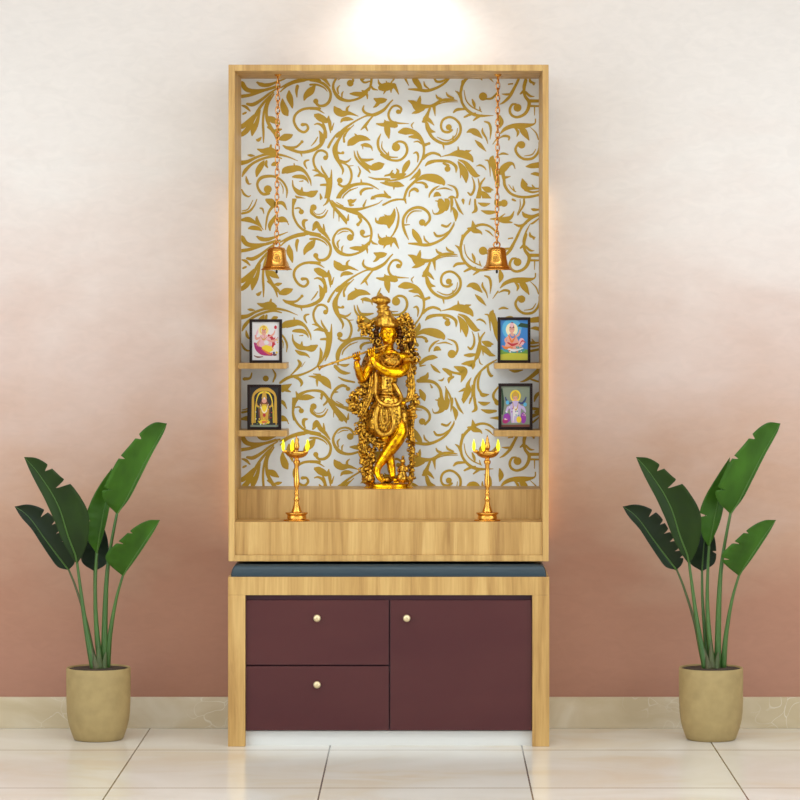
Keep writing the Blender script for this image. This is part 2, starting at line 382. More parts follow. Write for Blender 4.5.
# --- damask scroll paper: strokes traced as tapering ribbons (px, px, width)
SCROLL = []
ORG = {'1': (240, 284.3), '2': (240, 210), '3': (310, 284.3), '4': (310, 210), '5': (385, 284.3), '6': (385, 210), '7': (460, 284.3),
       '9': (240, 190), '10': (310, 180), '11': (385, 180), '12': (460, 180), '13': (280, 340), '14': (420, 340), '15': (240, 350),
       '16': (280, 280), '17': (410, 280), '18': (240, 234.3), '19': (460, 234.3), '20': (385, 234.3), '8': (460, 210)}
DATA = """
18 20,30,40 60,90,40 130,110,35 250,100,25 400,60,15
18 160,20,5 210,45,35 280,55,25 360,30,8
18 10,165,30 100,150,28 220,110,25 360,60,12
18 70,240,22 130,245,32 210,200,25 300,130,18 380,80,10
18 20,255,12 60,270,26 100,310,12
18 30,340,18 60,325,18
18 15,550,35 70,500,45 130,400,30 190,290,25 260,200,20 340,120,10
18 120,560,10 135,490,50 170,420,35 200,300,15
18 15,470,40 70,430,40 140,350,15
18 235,630,8 235,530,20 230,420,20 240,320,20 270,220,18 320,140,10
18 340,140,12 280,240,20 265,340,25 280,420,30 330,510,30 380,560,25 400,600,10
18 275,370,20 330,400,55 390,440,10
18 275,470,15 330,510,25 360,570,20 375,630,8
18 400,590,30 450,575,60 500,560,40 530,545,5
18 340,500,8 380,500,30 420,490,8
18 425,190,12 430,250,50 455,320,60 480,360,10
18 490,110,15 495,170,55 515,240,35 525,285,8
18 575,60,30 565,110,25 570,175,8
18 400,80,12 480,40,22 560,12,30 630,-2,30 700,-10,28 800,5,24
18 400,120,10 470,60,18 550,25,20 650,5,20
18 160,595,8 185,600,30 215,570,8
4 0,235,35 90,260,25 160,300,25 205,370,22 195,450,25 150,495,25 90,500,22 60,470,25
4 B58,455,26
4 0,290,18 70,290,18 140,320,14 175,360,6
2 640,450,8 660,400,45 710,350,60 750,300,15
2 380,100,40 430,95,50 480,120,8
2 470,115,10 488,150,8
2 300,210,10 300,150,35 340,90,35 360,50,15
9 255,400,8 262,330,15 275,260,18 300,200,22 345,150,25
9 15,300,20 80,295,45 140,320,30 200,360,15 235,400,6
9 170,260,8 170,300,28 215,370,12
9 80,385,10 120,378,35 180,385,35 220,410,8
9 195,180,10 225,190,18 240,240,6
9 20,235,20 90,215,20 140,160,15 170,90,8
9 20,210,8 80,190,12 130,100,6
9 275,100,45 310,120,60 340,150,50 380,130,30 430,135,32 470,200,6
9 170,460,8 230,490,25 310,480,18 400,450,15 480,420,6
9 545,90,40 530,170,18 535,260,20 580,350,20 650,410,22 740,440,25
9 550,185,12 590,180,15 615,205,15
9 B613,218,26
9 B735,175,32
9 710,190,20 715,230,22 760,265,20 800,272,20
10 15,265,20 25,330,20 80,375,22 140,360,18 180,300,8
10 30,300,6 60,340,8 120,335,8 160,290,5
9 655,395,10 635,350,25 640,310,30 675,300,12
10 30,490,10 45,450,30 70,425,25 100,490,40 150,540,30 200,605,12
10 135,440,8 140,490,20 150,530,10
10 30,500,20 55,465,35
1 170,190,8 230,210,40 300,205,55 350,220,40
1 300,205,30 310,150,16
1 75,250,8 110,255,24 150,260,6
1 10,330,40 80,315,30 160,275,22 260,245,22 370,245,22 470,265,15 580,310,5
1 20,470,8 50,410,30 120,340,22 220,290,22 330,265,20 420,285,10
1 165,470,10 180,410,45 215,350,45 240,310,15
1 265,310,20 260,350,25 280,380,8
1 320,350,20 345,340,38 370,330,20
1 430,425,30 455,405,58 520,390,60 590,385,45 650,420,25 700,500,18 712,560,5
1 540,330,8 545,370,20
1 520,470,10 560,465,30 630,470,35 670,500,20 685,535,5
1 590,515,6 630,510,12
1 525,500,8 535,570,20 590,625,45 660,640,35 720,640,58 772,612,18
1 620,570,8 615,615,30
16 150,700,8 200,730,35 260,745,25 300,778,5
1 670,390,8 645,340,20 655,310,20 690,300,12
1 60,460,8 70,510,26 90,540,15 115,535,6
1 15,590,10 40,640,20 80,665,15 110,655,6
1 B278,592,40
1 290,635,25 230,640,25 185,590,22 175,530,22 210,480,28 280,462,26 360,470,20 430,520,18 470,600,18 465,680,6
1 400,520,6 430,580,10 430,640,5
1 430,155,12 480,180,30 560,170,20 610,130,18
1 B620,118,16
16 40,205,10 90,230,25 200,265,25 310,250,28 400,200,30 440,120,30 450,50,25 440,0,20 420,-50,12
16 310,205,6 350,160,14 380,110,8
16 390,50,8 415,100,35 410,170,28
16 205,260,22 220,310,6
4 40,690,8 80,680,18 125,705,24 155,760,25 160,820,20
4 40,600,10 100,620,60 170,650,40 190,600,8
4 190,620,10 198,680,30 205,775,6
4 240,670,6 215,740,20
4 0,528,22 70,535,20 145,578,6
2 620,690,30 665,690,20 680,730,22 640,765,22 580,735,22 540,660,22 555,590,22 620,540,22 700,525,22 800,528,22
2 740,590,10 790,600,40 830,620,15
4 400,275,8 430,260,15 425,225,20 390,195,20 340,187,18 280,210,18 235,280,20 240,350,25 290,420,32 370,450,24 450,440,20 520,410,20 570,370,20
4 B402,275,34
4 395,380,8 450,382,35 520,385,42 560,360,35 590,315,6
4 575,435,6 570,390,22
4 515,345,6 550,365,30
4 275,245,6 330,215,12 385,215,6
4 300,295,6 275,330,18 285,380,12
4 335,355,6 320,380,15 320,420,10
4 370,0,30 430,20,30 500,50,25 560,100,20 600,160,20 615,230,20 605,300,20 590,350,12
4 485,60,20 510,100,22 490,135,22
4 B480,145,18
4 B524,222,27
4 508,240,16 545,268,18 600,255,12
4 615,300,6 630,330,20 680,345,6
10 200,120,25 185,190,25 165,230,18 130,260,6
10 195,200,15 230,260,25 290,330,30 350,400,32 365,445,6
10 240,290,15 235,385,6
10 290,335,15 290,415,6
10 385,340,6 378,400,24
10 215,200,8 260,250,25 340,285,28 420,300,35 500,290,25 580,270,16 680,235,10 725,200,5
10 260,220,6 330,262,14
10 375,200,6 400,212,40 430,212,30 465,190,6
10 400,215,30 405,250,25 440,250,10
10 535,260,22 565,195,6
10 420,300,25 480,330,24 520,360,22
10 610,190,12 660,185,10
3 290,665,22 340,610,30 410,560,30 490,540,25 590,545,20 690,595,6
3 350,640,6 410,600,12 480,575,5
3 510,490,8 515,535,20
3 510,655,10 510,620,25 550,590,22 630,582,12
3 610,690,15 660,662,24 740,655,30 800,675,25
3 740,605,6 765,655,30
3 610,690,10 625,665,14
10 108,200,8 105,170,25 93,140,8
10 655,375,8 665,415,22 710,422,40 770,405,60 810,380,60
10 740,345,6 785,375,30
10 790,420,60 790,475,20
10 680,535,6 695,580,22 740,602,30 790,600,60
10 745,660,6 775,620,30
11 95,285,8 85,350,40 50,420,60 40,485,8
11 -30,400,70 30,410,70
11 112,270,6 135,350,15 125,450,20 90,530,15 60,570,12
11 -40,620,60 20,610,70 80,600,50
11 90,590,35 115,640,22 138,688,6
11 60,620,30 60,672,6
11 10,630,30 -15,685,6
11 30,600,25 10,550,6
11 -20,250,18 60,210,18 140,192,20 200,192,25
11 195,185,25 212,238,8
4 240,505,8 270,550,60 320,580,55 390,575,32 485,606,5
4 305,670,6 330,640,30 380,632,35 435,640,6
4 375,575,22 370,530,20 398,498,6
4 830,440,10 800,470,14 740,540,25 650,588,30 570,600,15 480,640,14 400,690,18 330,745,25 270,810,25
4 540,495,8 530,540,20 560,575,22 620,590,20
4 640,590,12 590,650,18 550,700,25 505,745,5
4 550,700,25 578,755,8
4 640,430,12 690,450,50 740,445,40 770,435,6
4 700,450,40 660,500,25 630,518,6
4 440,690,8 370,760,14 345,810,14
4 665,680,12 720,690,30 800,690,45 860,700,40
4 745,640,6 765,680,30
4 770,700,50 775,760,50 790,830,8
6 B132,560,23
6 150,575,15 162,530,20 120,500,20 70,515,18 35,580,20 50,640,20 100,670,20 240,680,5
6 0,665,25 60,675,30 110,668,22
6 95,680,15 95,725,5
3 400,-20,12 340,20,20 280,110,25 250,190,45 265,270,40 300,340,25 330,400,20 320,450,5
3 300,20,20 260,50,15 210,120,20 182,175,22
3 380,5,10 340,60,15 342,120,20
3 255,225,30 335,238,6
3 B328,228,16
3 280,300,20 350,320,20 390,305,15 412,280,5
3 300,320,15 370,350,15 405,400,20 415,470,20 385,545,20 330,565,20 285,540,20
3 B298,505,29
3 390,360,10 438,356,5
3 B155,278,24
3 175,270,15 165,230,20 120,205,20 70,220,20 35,290,20 50,370,20 100,430,20 150,470,20 185,530,30
3 110,355,6 125,400,18 170,470,20
3 215,395,6 212,470,20 200,540,40 185,620,45 178,700,22 150,765,10
3 20,400,6 60,405,18 95,425,12
3 35,462,6 90,450,25 145,470,15
3 105,550,15 150,548,22 185,555,25
3 380,152,18 410,125,60 480,85,58 550,85,40 605,102,6
3 445,35,6 475,70,30
3 510,150,12 560,150,35 610,170,20 625,210,5
3 525,155,15 530,192,5
3 440,205,6 455,270,18 500,330,22 560,380,30 605,432,6
3 470,205,6 490,270,20 540,330,25 600,372,32 640,372,60 700,355,62 738,340,16
3 500,290,12 560,302,26 632,292,12
3 480,360,5 502,410,15 488,455,18
3 B485,462,12
3 580,468,5 660,490,18 740,490,18 800,490,12
3 700,525,6 760,535,25 830,535,25
3 830,440,25 740,465,5
3 710,35,6 680,110,22 690,190,22 740,250,22 800,290,20
3 722,110,5 720,180,12 770,240,12
5 B110,172,42
5 85,145,20 140,115,20 200,135,22 222,200,22 200,260,20 150,300,20 90,305,20 20,285,20 -40,245,20
5 0,245,10 60,272,14 130,272,8
5 35,215,6 30,265,25
5 140,22,22 200,12,60 280,20,42 340,60,32 380,130,25 390,200,20 380,270,20 350,330,15 300,400,15 230,460,15 100,500,18 0,510,12
5 235,68,10 290,68,32 340,85,20 380,140,14
5 285,122,6 330,115,15 372,145,10
5 385,155,28 440,135,20
5 B440,135,15
5 282,235,8 315,225,20 332,262,18 325,325,8
5 380,290,20 420,250,25 480,230,22 540,248,20 560,272,5
5 180,430,20 200,380,45 230,330,40 242,300,8
5 120,445,25 130,410,22 112,385,6
5 0,455,12 50,442,15 75,405,12
5 70,465,35 160,455,40 205,440,15
5 0,532,30 70,545,38 130,545,50 192,560,8
5 90,560,22 88,598,5
17 310,310,5 400,290,20 470,278,55 540,288,65 600,320,50 632,365,10
17 612,248,6 560,262,34
17 480,205,6 485,255,24
17 150,405,8 190,370,30 270,352,25 380,358,25 440,388,25 462,420,26 460,472,6
17 335,375,20 385,400,24
17 B375,432,30
17 480,360,12 520,420,50 552,490,58 562,572,8
17 510,440,25 505,525,6
17 480,340,8 550,370,32 600,430,48 650,490,45 702,502,5
17 662,405,6 700,395,18 740,415,15 762,445,6
17 578,668,12 610,690,22 640,640,20 640,570,15 618,510,5
17 680,525,6 695,600,18 705,680,20 680,760,22 650,800,20
17 715,615,8 770,640,45 800,655,30
17 700,655,12 750,700,42 800,762,8
17 70,548,15 130,515,42 200,518,65 270,535,72 325,565,50 342,598,10
17 60,570,14 120,570,20 160,590,25
17 B165,610,18
17 100,435,6 90,480,30 60,530,20
17 B418,740,42
17 455,745,20 475,690,20 450,620,20 375,588,6
17 190,720,8 200,680,18 240,632,20 295,600,5
17 260,640,5 350,625,15 425,648,5
17 235,712,6 270,685,42 312,702,6
5 190,690,20 220,600,22 270,540,22 330,490,28
5 345,385,6 335,430,32 300,460,25 245,505,5
5 240,670,10 250,615,15 290,590,25 320,600,30
5 B325,610,15
17 130,795,8 200,775,38 275,770,6
14 0,235,30 60,190,35 130,172,40 178,176,5
14 0,260,18 60,250,6
7 330,260,12 320,300,50 350,400,50 370,500,45 382,575,10
7 245,298,6 290,322,18 303,465,5
7 400,430,40 440,380,60 490,340,40 530,340,20 552,390,6
7 425,420,35 440,500,25 450,560,25 500,630,22 580,665,22 680,670,22 800,648,20
7 485,545,6 520,590,10 560,620,8
7 528,558,6 542,610,15
7 450,475,25 505,465,6
7 622,485,8 640,550,60 670,582,35 800,585,10
7 718,545,6 740,580,22
7 650,600,20 720,622,18 800,610,12
7 385,250,8 430,235,20 485,246,8
7 655,365,6 710,360,40 790,350,50
7 705,440,6 750,438,30 800,450,30
7 B615,148,38
7 590,125,20 555,190,22 580,250,22 640,290,22 720,285,22 770,240,20 790,180,15 790,120,10
7 640,260,6 720,245,12 760,190,6
19 65,525,8 110,508,40 160,525,55 225,585,6
19 225,478,6 225,520,20 260,580,15 278,640,5
19 148,600,6 200,650,35 262,715,5
19 245,415,12 290,435,22 308,500,20 300,595,5
19 395,485,6 410,420,45 395,350,10
19 400,540,8 450,490,30 530,460,38 620,460,50 740,440,15 755,385,10
19 590,460,20 640,520,55 692,605,8
19 540,470,10 580,520,25 568,568,6
19 700,470,4 760,530,12 785,600,10
19 385,585,6 440,560,20 490,570,20 485,605,10
19 380,570,15 325,645,5
19 B575,278,40
19 560,240,16 520,248,20 497,300,22 515,350,22 570,372,22 640,345,25 680,290,28 690,220,30 650,160,25 640,90,25 660,0,25
19 640,110,30 598,142,10
19 655,120,20 700,160,20 745,165,5
19 690,210,30 800,210,25
19 700,260,20 800,262,15
19 745,270,12 745,355,6
19 715,10,8 738,45,20
19 580,0,20 540,90,20 500,160,25 440,220,20 395,245,6
19 418,140,6 470,145,20 505,135,8
19 480,40,6 525,38,14
19 B230,165,42
19 255,190,15 320,182,20 372,125,12
12 380,540,12 320,480,18 260,450,20 190,450,22 110,490,25 40,560,25 10,640,22 10,720,22 30,790,22 90,860,25 180,900,25 335,898,5
19 40,100,6 60,200,10 120,270,12 220,320,8
19 120,190,10 140,240,26 150,285,8
19 195,265,6 202,305,15
19 42,372,15 100,345,22 160,330,10
19 130,408,10 180,370,22 220,350,12
19 -20,290,20 50,293,12
12 125,405,6 135,460,38 140,500,50 200,520,25 222,548,5
12 80,485,18 130,490,35
12 248,500,6 290,520,15 335,565,5
12 800,345,14 700,390,25 620,470,20 560,590,22 510,680,25 468,735,6
12 622,315,6 650,355,36 720,365,25 800,330,12
12 708,288,6 740,297,26 800,297,10
12 538,440,6 600,460,25 665,430,15
12 298,390,6 380,390,30 450,395,45 510,370,30 542,308,6
12 380,400,20 440,415,30 520,425,12
12 390,385,20 452,335,6
12 800,375,8 730,430,18 700,440,6
12 700,440,6 660,520,15 640,600,25 640,660,20
12 698,520,6 705,560,24 755,575,8
12 478,592,6 530,578,10
12 B440,232,37
12 350,195,10 370,235,45 410,235,40
12 208,305,6 280,325,36 360,320,20
12 180,228,8 240,248,34 302,235,6
12 150,195,18 152,240,20 158,300,30 118,332,8
12 30,200,30 35,245,6
12 105,185,8 93,245,12
12 640,190,15 635,250,18 575,355,8
12 600,190,6 600,270,10 570,345,5
12 525,195,20 555,208,15
11 B372,425,33
11 400,455,20 445,400,22 440,340,22 390,290,25 320,275,25 240,305,22 190,370,22 180,440,22 200,520,22 238,600,6
11 215,430,6 225,370,12 280,315,14 370,310,6
11 195,450,15 250,446,6
11 275,488,10 300,540,48 340,600,45 365,645,20
11 235,635,12 320,640,25 420,650,27 520,620,22 610,560,20 680,460,18 692,415,5
11 388,555,6 400,600,18 445,635,8
11 490,525,15 520,560,22 580,552,18 640,508,6
11 568,452,20 620,465,20 662,425,8
11 545,170,10 560,230,62 572,290,58 540,330,25 490,338,12 472,295,5
11 605,180,20 622,220,45 610,292,38
11 490,150,6 530,150,38
11 500,208,6 550,215,24
11 665,180,25 668,240,25 658,325,6
11 700,190,12 740,290,24 785,350,5
11 680,280,20 708,340,40 705,415,6
13 490,-60,45 490,20,50 470,100,35 430,190,18 380,260,8
13 400,75,6 412,130,26 400,200,22 370,262,10
13 380,260,12 300,310,15 200,350,20 100,370,25 40,400,25 0,430,20
13 180,200,15 202,240,30 170,290,20 105,355,8
13 252,215,4 215,270,8
13 130,365,15 190,390,25 218,430,25 205,465,6
13 285,360,6 350,370,25 420,390,58 470,430,62 512,492,5
13 330,338,6 400,352,25
13 370,400,25 372,465,8
13 10,490,65 60,472,50 118,440,6
13 60,500,32 110,520,6
13 140,800,15 130,720,20 150,630,22 190,560,35 250,520,22 330,505,20 410,515,25 460,560,25 510,640,30 560,720,30 620,800,35
13 158,512,8 180,565,32
13 190,585,25 270,572,50 348,575,5
13 420,540,30 415,600,5
13 475,585,20 470,620,15 432,662,5
13 520,620,8 515,560,18 560,490,25 620,455,25 665,465,22
13 B680,488,22
13 550,520,20 585,520,6
13 580,250,15 578,150,38 620,60,32 700,-10,22
13 620,150,8 640,100,14 710,35,10
13 590,245,8 650,255,25 695,240,6
13 550,260,30 600,310,32 650,330,30 705,330,6
13 580,368,6 640,400,20 745,422,15
14 105,240,6 150,290,30 205,332,6
14 222,285,8 260,302,32 330,325,20 410,340,25
14 260,305,28 310,350,28
14 288,435,6 292,390,30 335,368,18
14 338,265,8 400,290,50 440,310,60 430,370,35 408,425,5
14 412,240,6 470,232,35 545,205,12
14 480,245,30 525,245,50 528,295,5
14 650,-80,10 608,-20,18 592,40,22 575,110,22 550,200,18 528,285,6
14 438,152,10 500,152,35 570,142,12
14 615,15,8 680,30,36 735,45,5
14 605,60,20 650,90,42 700,140,35 755,160,6
14 625,80,20 632,155,6
14 588,175,5 600,230,12 628,248,5
14 182,402,6 220,402,18 242,375,5
14 5,385,25 60,372,42 82,322,6
14 -20,408,35 80,410,30 150,430,25 200,490,25 215,570,30 225,640,55
14 260,475,8 265,560,28 265,640,35
14 250,460,6 300,560,18 320,660,16
14 770,195,8 680,250,20 600,320,18 550,400,22 540,500,20 545,600,22 560,700,18
14 612,320,8 582,400,20 582,480,20 610,530,22
14 600,525,15 630,550,36 692,545,5
14 680,260,15 682,310,22 710,358,24 732,350,6
14 512,375,5 480,440,30 480,500,55 450,570,48 433,635,8
14 385,518,6 450,492,30
14 525,455,20 520,560,15 498,635,5
14 0,500,20 30,560,52 48,612,8
14 100,438,6 120,475,20
14 790,460,12 735,540,22 745,600,20 800,660,15
15 B258,285,30
14 1200,290,40 1120,360,32 1050,405,20 1000,420,6
14 890,300,6 950,312,26 1030,300,8
14 1200,420,15 1130,400,18 1080,380,6
14 1200,520,20 1160,560,30 1140,620,8
14 1200,700,25 1150,720,20
15 325,190,8 355,250,18 330,320,12
15 120,225,10 100,280,20 40,290,30
6 228,448,6 280,470,40 330,510,75 380,510,42 450,505,25 500,490,30 560,450,25 640,440,25 725,448,6
6 352,400,6 345,440,30 335,480,40
6 268,578,6 320,560,32 385,530,30
6 508,388,8 525,420,20 560,437,25
6 610,365,6 630,400,20 685,425,15
6 500,498,6 600,465,10 730,462,5
6 488,500,32 495,550,20 502,605,5
20 450,280,20 430,330,24 400,400,45 368,422,6
20 405,380,45 450,410,30 492,455,6
20 415,430,28 440,500,40 505,522,6
20 430,500,30 470,570,25 540,620,25 620,637,25 700,600,25 750,530,22 750,450,22 700,390,20 640,372,20 580,400,20 560,460,20 580,510,20 630,522,22 670,500,20
20 B638,472,30
20 520,570,6 590,602,12 650,600,12 710,550,10 725,480,6
20 580,635,22 590,695,6
20 680,555,6 678,590,18
20 685,325,14 720,297,25 800,290,18
20 700,108,6 740,140,22 770,220,15 800,262,6
20 775,10,20 765,100,18 750,135,14
20 280,485,6 265,452,12 290,422,6
"""
def trace_strokes():
    for line in DATA.strip().splitlines():
        tok = line.split(); ox, oy = ORG[tok[0]]
        if tok[1].startswith('B'):
            x, y, r = map(float, tok[1][1:].split(','))
            SCROLL.append(('b', ox + x / 10, oy + y / 10, r / 10))
        else:
            pts = []
            for t in tok[1:]:
                x, y, w = map(float, t.split(','))
                pts.append(Vector((ox + x / 10, oy + y / 10, w / 10)))
            SCROLL.append(('s', pts))
trace_strokes()

def scroll_bm(dy, ymin, ymax):
    bm = bmesh.new(); k = 0
    for s in SCROLL:
        k += 1; z = .00025 + (k % 400) * 2.0e-6
        if s[0] == 'b':
            _, x, y, r = s
            if not (ymin - 5 < y + dy < ymax + 5): continue
            vs = [bm.verts.new((x + r * math.cos(2 * PI * i / 18), y + dy + r * math.sin(2 * PI * i / 18), z)) for i in range(18)]
            bm.faces.new(vs)
        else:
            pts = s[1]
            if max(p.y for p in pts) + dy < ymin or min(p.y for p in pts) + dy > ymax: continue
            row = catmull(pts, 6); L_, R_ = [], []
            for i, p in enumerate(row):
                a = row[max(i - 1, 0)]; c = row[min(i + 1, len(row) - 1)]
                t = Vector((c.x - a.x, c.y - a.y)); t.normalize()
                n = Vector((-t.y, t.x)); w = max(.15, p.z * .5 * 1.2)
                L_.append(bm.verts.new((p.x + n.x * w, p.y + n.y * w + dy, z)))
                R_.append(bm.verts.new((p.x - n.x * w, p.y - n.y * w + dy, z)))
            for i in range(len(row) - 1):
                bm.faces.new((L_[i], L_[i + 1], R_[i + 1], R_[i]))
            for e, d in ((0, -1), (len(row) - 1, 1)):   # rounded tips
                q = row[e]; w = max(.15, q.z * .5)
                if w > .5:
                    o_ = row[e - d]; t = Vector((q.x - o_.x, q.y - o_.y)).normalized(); n = Vector((-t.y, t.x))
                    arc = [bm.verts.new((q.x + (n.x * math.cos(u) + t.x * math.sin(u)) * w, q.y + (n.y * math.cos(u) + t.y * math.sin(u)) * w + dy, z)) for u in [PI * j / 8 for j in range(9)]]
                    bm.faces.new(arc)
    for co, no in (((0, ymin, 0), (0, -1, 0)), ((0, ymax, 0), (0, 1, 0)), ((240.6, 0, 0), (-1, 0, 0)), ((539.3, 0, 0), (1, 0, 0))):
        bmesh.ops.bisect_plane(bm, geom=bm.verts[:] + bm.edges[:] + bm.faces[:], plane_co=co, plane_no=no, clear_outer=True)
    return bm
bmp = bmesh.new()
box(bmp, ix0, ix1, BY, UB, uz0 + .02, iz1, mi=0)
for dy, a, b_ in ((-154.3, 76, 198.5), (0, 198.5, 489), (199.0, 397.5, 489)):
    t = scroll_bm(dy, a, b_)
    vm = {}
    for v in t.verts:
        q = P(v.co.x, v.co.y, BY); q.y = BY - v.co.z
        vm[v] = bmp.verts.new(q)
    for f in t.faces:
        try:
            g = bmp.faces.new([vm[v] for v in f.verts]); g.material_index = 1
            g.normal_update()
            if g.normal.y > 0: g.normal_flip()
        except ValueError: pass
    t.free()
bp = obj('back_panel', bmp, [M['paper_bg'], M['paper_gold']], up)
bp['label'] = 'off-white backing paper printed with gold leaf scrolls'

# LED tape behind the cabinet sides, washing the wall
for sx_, xx in ((-1, ux0 + .012), (1, ux1 - .012)):
    boxobj('led_strip', (xx - .004, xx + .004, UB, UB + .004, uz0 + .05, uz1 - .35), M['led'], up, bev=0)

# ------------------------------------------------------------------ bells
def chain_links(bm, x0, z0, x1, z1, y, n):
    for i in range(n):
        a = (i + .5) / n; c = Vector((x0 + (x1 - x0) * a, y, z0 + (z1 - z0) * a))
        L_ = (z0 - z1) / n * .68; W = .0058; r = .0017
        pts = []
        for k in range(13):
            u = 2 * PI * k / 12
            p = Vector((W * math.cos(u), 0, L_ * math.sin(u)))
            th = (.35 if i % 2 else 1.25)
            p = Vector((p.x * math.cos(th), p.x * math.sin(th), p.z))
            pts.append(c + p)
        tube(bm, pts, [r] * 13, 6, 1)
def bell(cx, topx, label, lean):
    Y = .17; d = (Y - CAM_Y) / F
    base = P(cx, 270, Y)
    t = thing('hanging_bell', label, 'bell', base, 'brass bells hanging from the shrine cabinet top')
    prof = [(15.8, 0), (15.2, 1.0), (12.6, 2.8), (11.0, 6), (9.9, 11), (9.3, 17), (8.9, 20.5), (7.6, 22.2), (4, 23)]
    bm = bmesh.new()
    outer = [(r * d, z * d) for r, z in prof]
    inner = [(max(r - 1.3, .5) * d, z * d) for r, z in prof if z < 21]
    lathe(bm, inner[::-1] + outer, base, 40)
    # raised bands
    obj('bell_body', bm, M['brass_bell'], t, smooth=True)
    for z, r in ((3.2, 12.9), (19.4, 9.5)):
        bm = bmesh.new()
        pts = [base + Vector((r * d * math.cos(2 * PI * k / 24), r * d * math.sin(2 * PI * k / 24), z * d)) for k in range(25)]
        tube(bm, pts, [.5 * d] * 25, 6, 1); obj('band', bm, M['brass'], t, smooth=True)
    # oval emblem medallion on the front with a raised curl
    bm = bmesh.new()
    q = base + Vector((lean * 2 * d, -10.2 * d, 12.5 * d))
    ell(bm, q, (4.6 * d, 1.0 * d, 5.6 * d), 18)
    em = obj('medallion', bm, M['brass'], t, smooth=True)
    bm = bmesh.new()
    cur = [(-1.8, 2.6), (.2, 3.4), (1.2, 2.0), (-.4, .8), (1.4, -.2), (1.0, -2.2), (-1.2, -2.6), (-2.2, -1.4)]
    tube(bm, [q + Vector((a * d, -1.1 * d, c * d)) for a, c in cur], [.45 * d] * len(cur), 6, 3)
    o = obj('emblem', bm, M['brass_bell'], t, smooth=True)
    bm = bmesh.new(); 
    tube(bm, [base + Vector((0, 0, 15 * d)), base + Vector((0, 0, -1 * d))], [.6 * d] * 2, 6, 2)
    ell(bm, base + Vector((0, 0, -1.6 * d)), (1.3 * d, 1.3 * d, 2.0 * d), 10)
    obj('clapper', bm, M['black'], t, smooth=True)
    bm = bmesh.new()
    ztop = iz1
    tube(bm, [base + Vector((3.2 * d * math.cos(u), 0, (25.2 + 3.0 * math.sin(u)) * d)) for u in [2 * PI * k / 12 for k in range(13)]], [.75 * d] * 13, 6, 1)
    obj('bell_loop', bm, M['brass_bell'], t, smooth=True)
    bm = bmesh.new()
    tx = P(topx, 80, Y).x
    chain_links(bm, tx, ztop - .006, base.x, base.z + 26.5 * d, Y, 27)
    obj('chain', bm, M['chain'], t, smooth=True)
    bm = bmesh.new(); lathe(bm, [(.003, -.008), (.010, -.003), (.011, 0)], (tx, Y, ztop), 20)
    obj('ceiling_cup', bm, M['brass'], t, smooth=True)
bell(276.6, 278.0, 'brass bell on a long chain above the left picture shelves', .5)
bell(496.8, 498.0, 'brass bell on a long chain above the right picture shelves', -.5)

# ------------------------------------------------------------------ lamps
def oil_lamp(cx, label):
    Y = .088; d = (Y - CAM_Y) / F
    base = Vector((P(cx, 0, Y).x, Y, s1z))
    t = thing('oil_lamp', label, 'oil lamp', base, 'brass oil lamps on the front step')
    def part(name, prof, m=M['brass']):
        bm = bmesh.new(); lathe(bm, [(r * d, z * d) for r, z in prof], base, 36); return obj(name, bm, m, t, smooth=True)
    part('base', [(13, 0), (13.4, .6), (12.8, 1.3), (10.2, 1.8), (9.6, 2.4), (9.8, 4.0), (9.2, 5.0), (9.6, 6.0), (11.4, 7.6), (11.2, 8.3), (8, 8.6), (6.0, 9.0)])
    part('stem', [(5.6, 8.6), (5.0, 10), (3.6, 14), (2.4, 18), (2.2, 20), (3.0, 21), (3.0, 22.5), (2.0, 23.5), (1.9, 26), (2.7, 27), (1.9, 28), (1.8, 33), (2.7, 34.2),
                  (2.9, 36), (3.0, 41), (2.5, 45), (2.1, 50), (2.3, 56), (3.4, 58), (3.4, 60), (2.2, 61), (2.4, 63), (4, 64)])
    part('oil_bowl', [(3.4, 62.6), (6.5, 63.4), (9.6, 65.2), (11.4, 67.6), (11.8, 69.6), (10.8, 69.4), (8.6, 67.0), (5, 65.8), (2, 65.6)])
    part('finial', [(2.6, 65.5), (2.8, 68), (1.9, 70), (2.5, 72), (3.0, 74.5), (2.4, 77.5), (1.5, 80), (1.7, 81), (.9, 83), (.2, 86)])
    for k in range(5):
        a = math.radians(-90 + 72 * k)      # around the bowl, first to the side
        dx, dyy = math.sin(a), -math.cos(a)
        lip = base + Vector((11.2 * dx * d, 11.2 * dyy * d, 69 * d))
        bm = bmesh.new()
        tip = base + Vector((14 * dx * d, 14 * dyy * d, 70.2 * d))
        tube(bm, [lip - Vector((dx, dyy, 0)) * 1.5 * d, lip.lerp(tip, .5), tip], [2.2 * d, 1.7 * d, .8 * d], 8, 3, flat=.6)
        w = obj('wick_spout', bm, M['brass'], t, smooth=True)
        bm = bmesh.new()
        c = base + Vector((13.4 * dx * d, 13.4 * dyy * d, 69.8 * d))
        lathe(bm, [(.4 * d, 0), (1.2 * d, 1.5 * d), (1.7 * d, 4 * d), (1.5 * d, 6.5 * d), (.9 * d, 9 * d), (.2 * d, 11.6 * d)], c, 12)
        fl = obj('flame', bm, M['flame'], t, smooth=True)
oil_lamp(296.6, 'tall brass oil lamp left of the flute player statue')
oil_lamp(487.3, 'tall brass oil lamp right of the flute player statue')

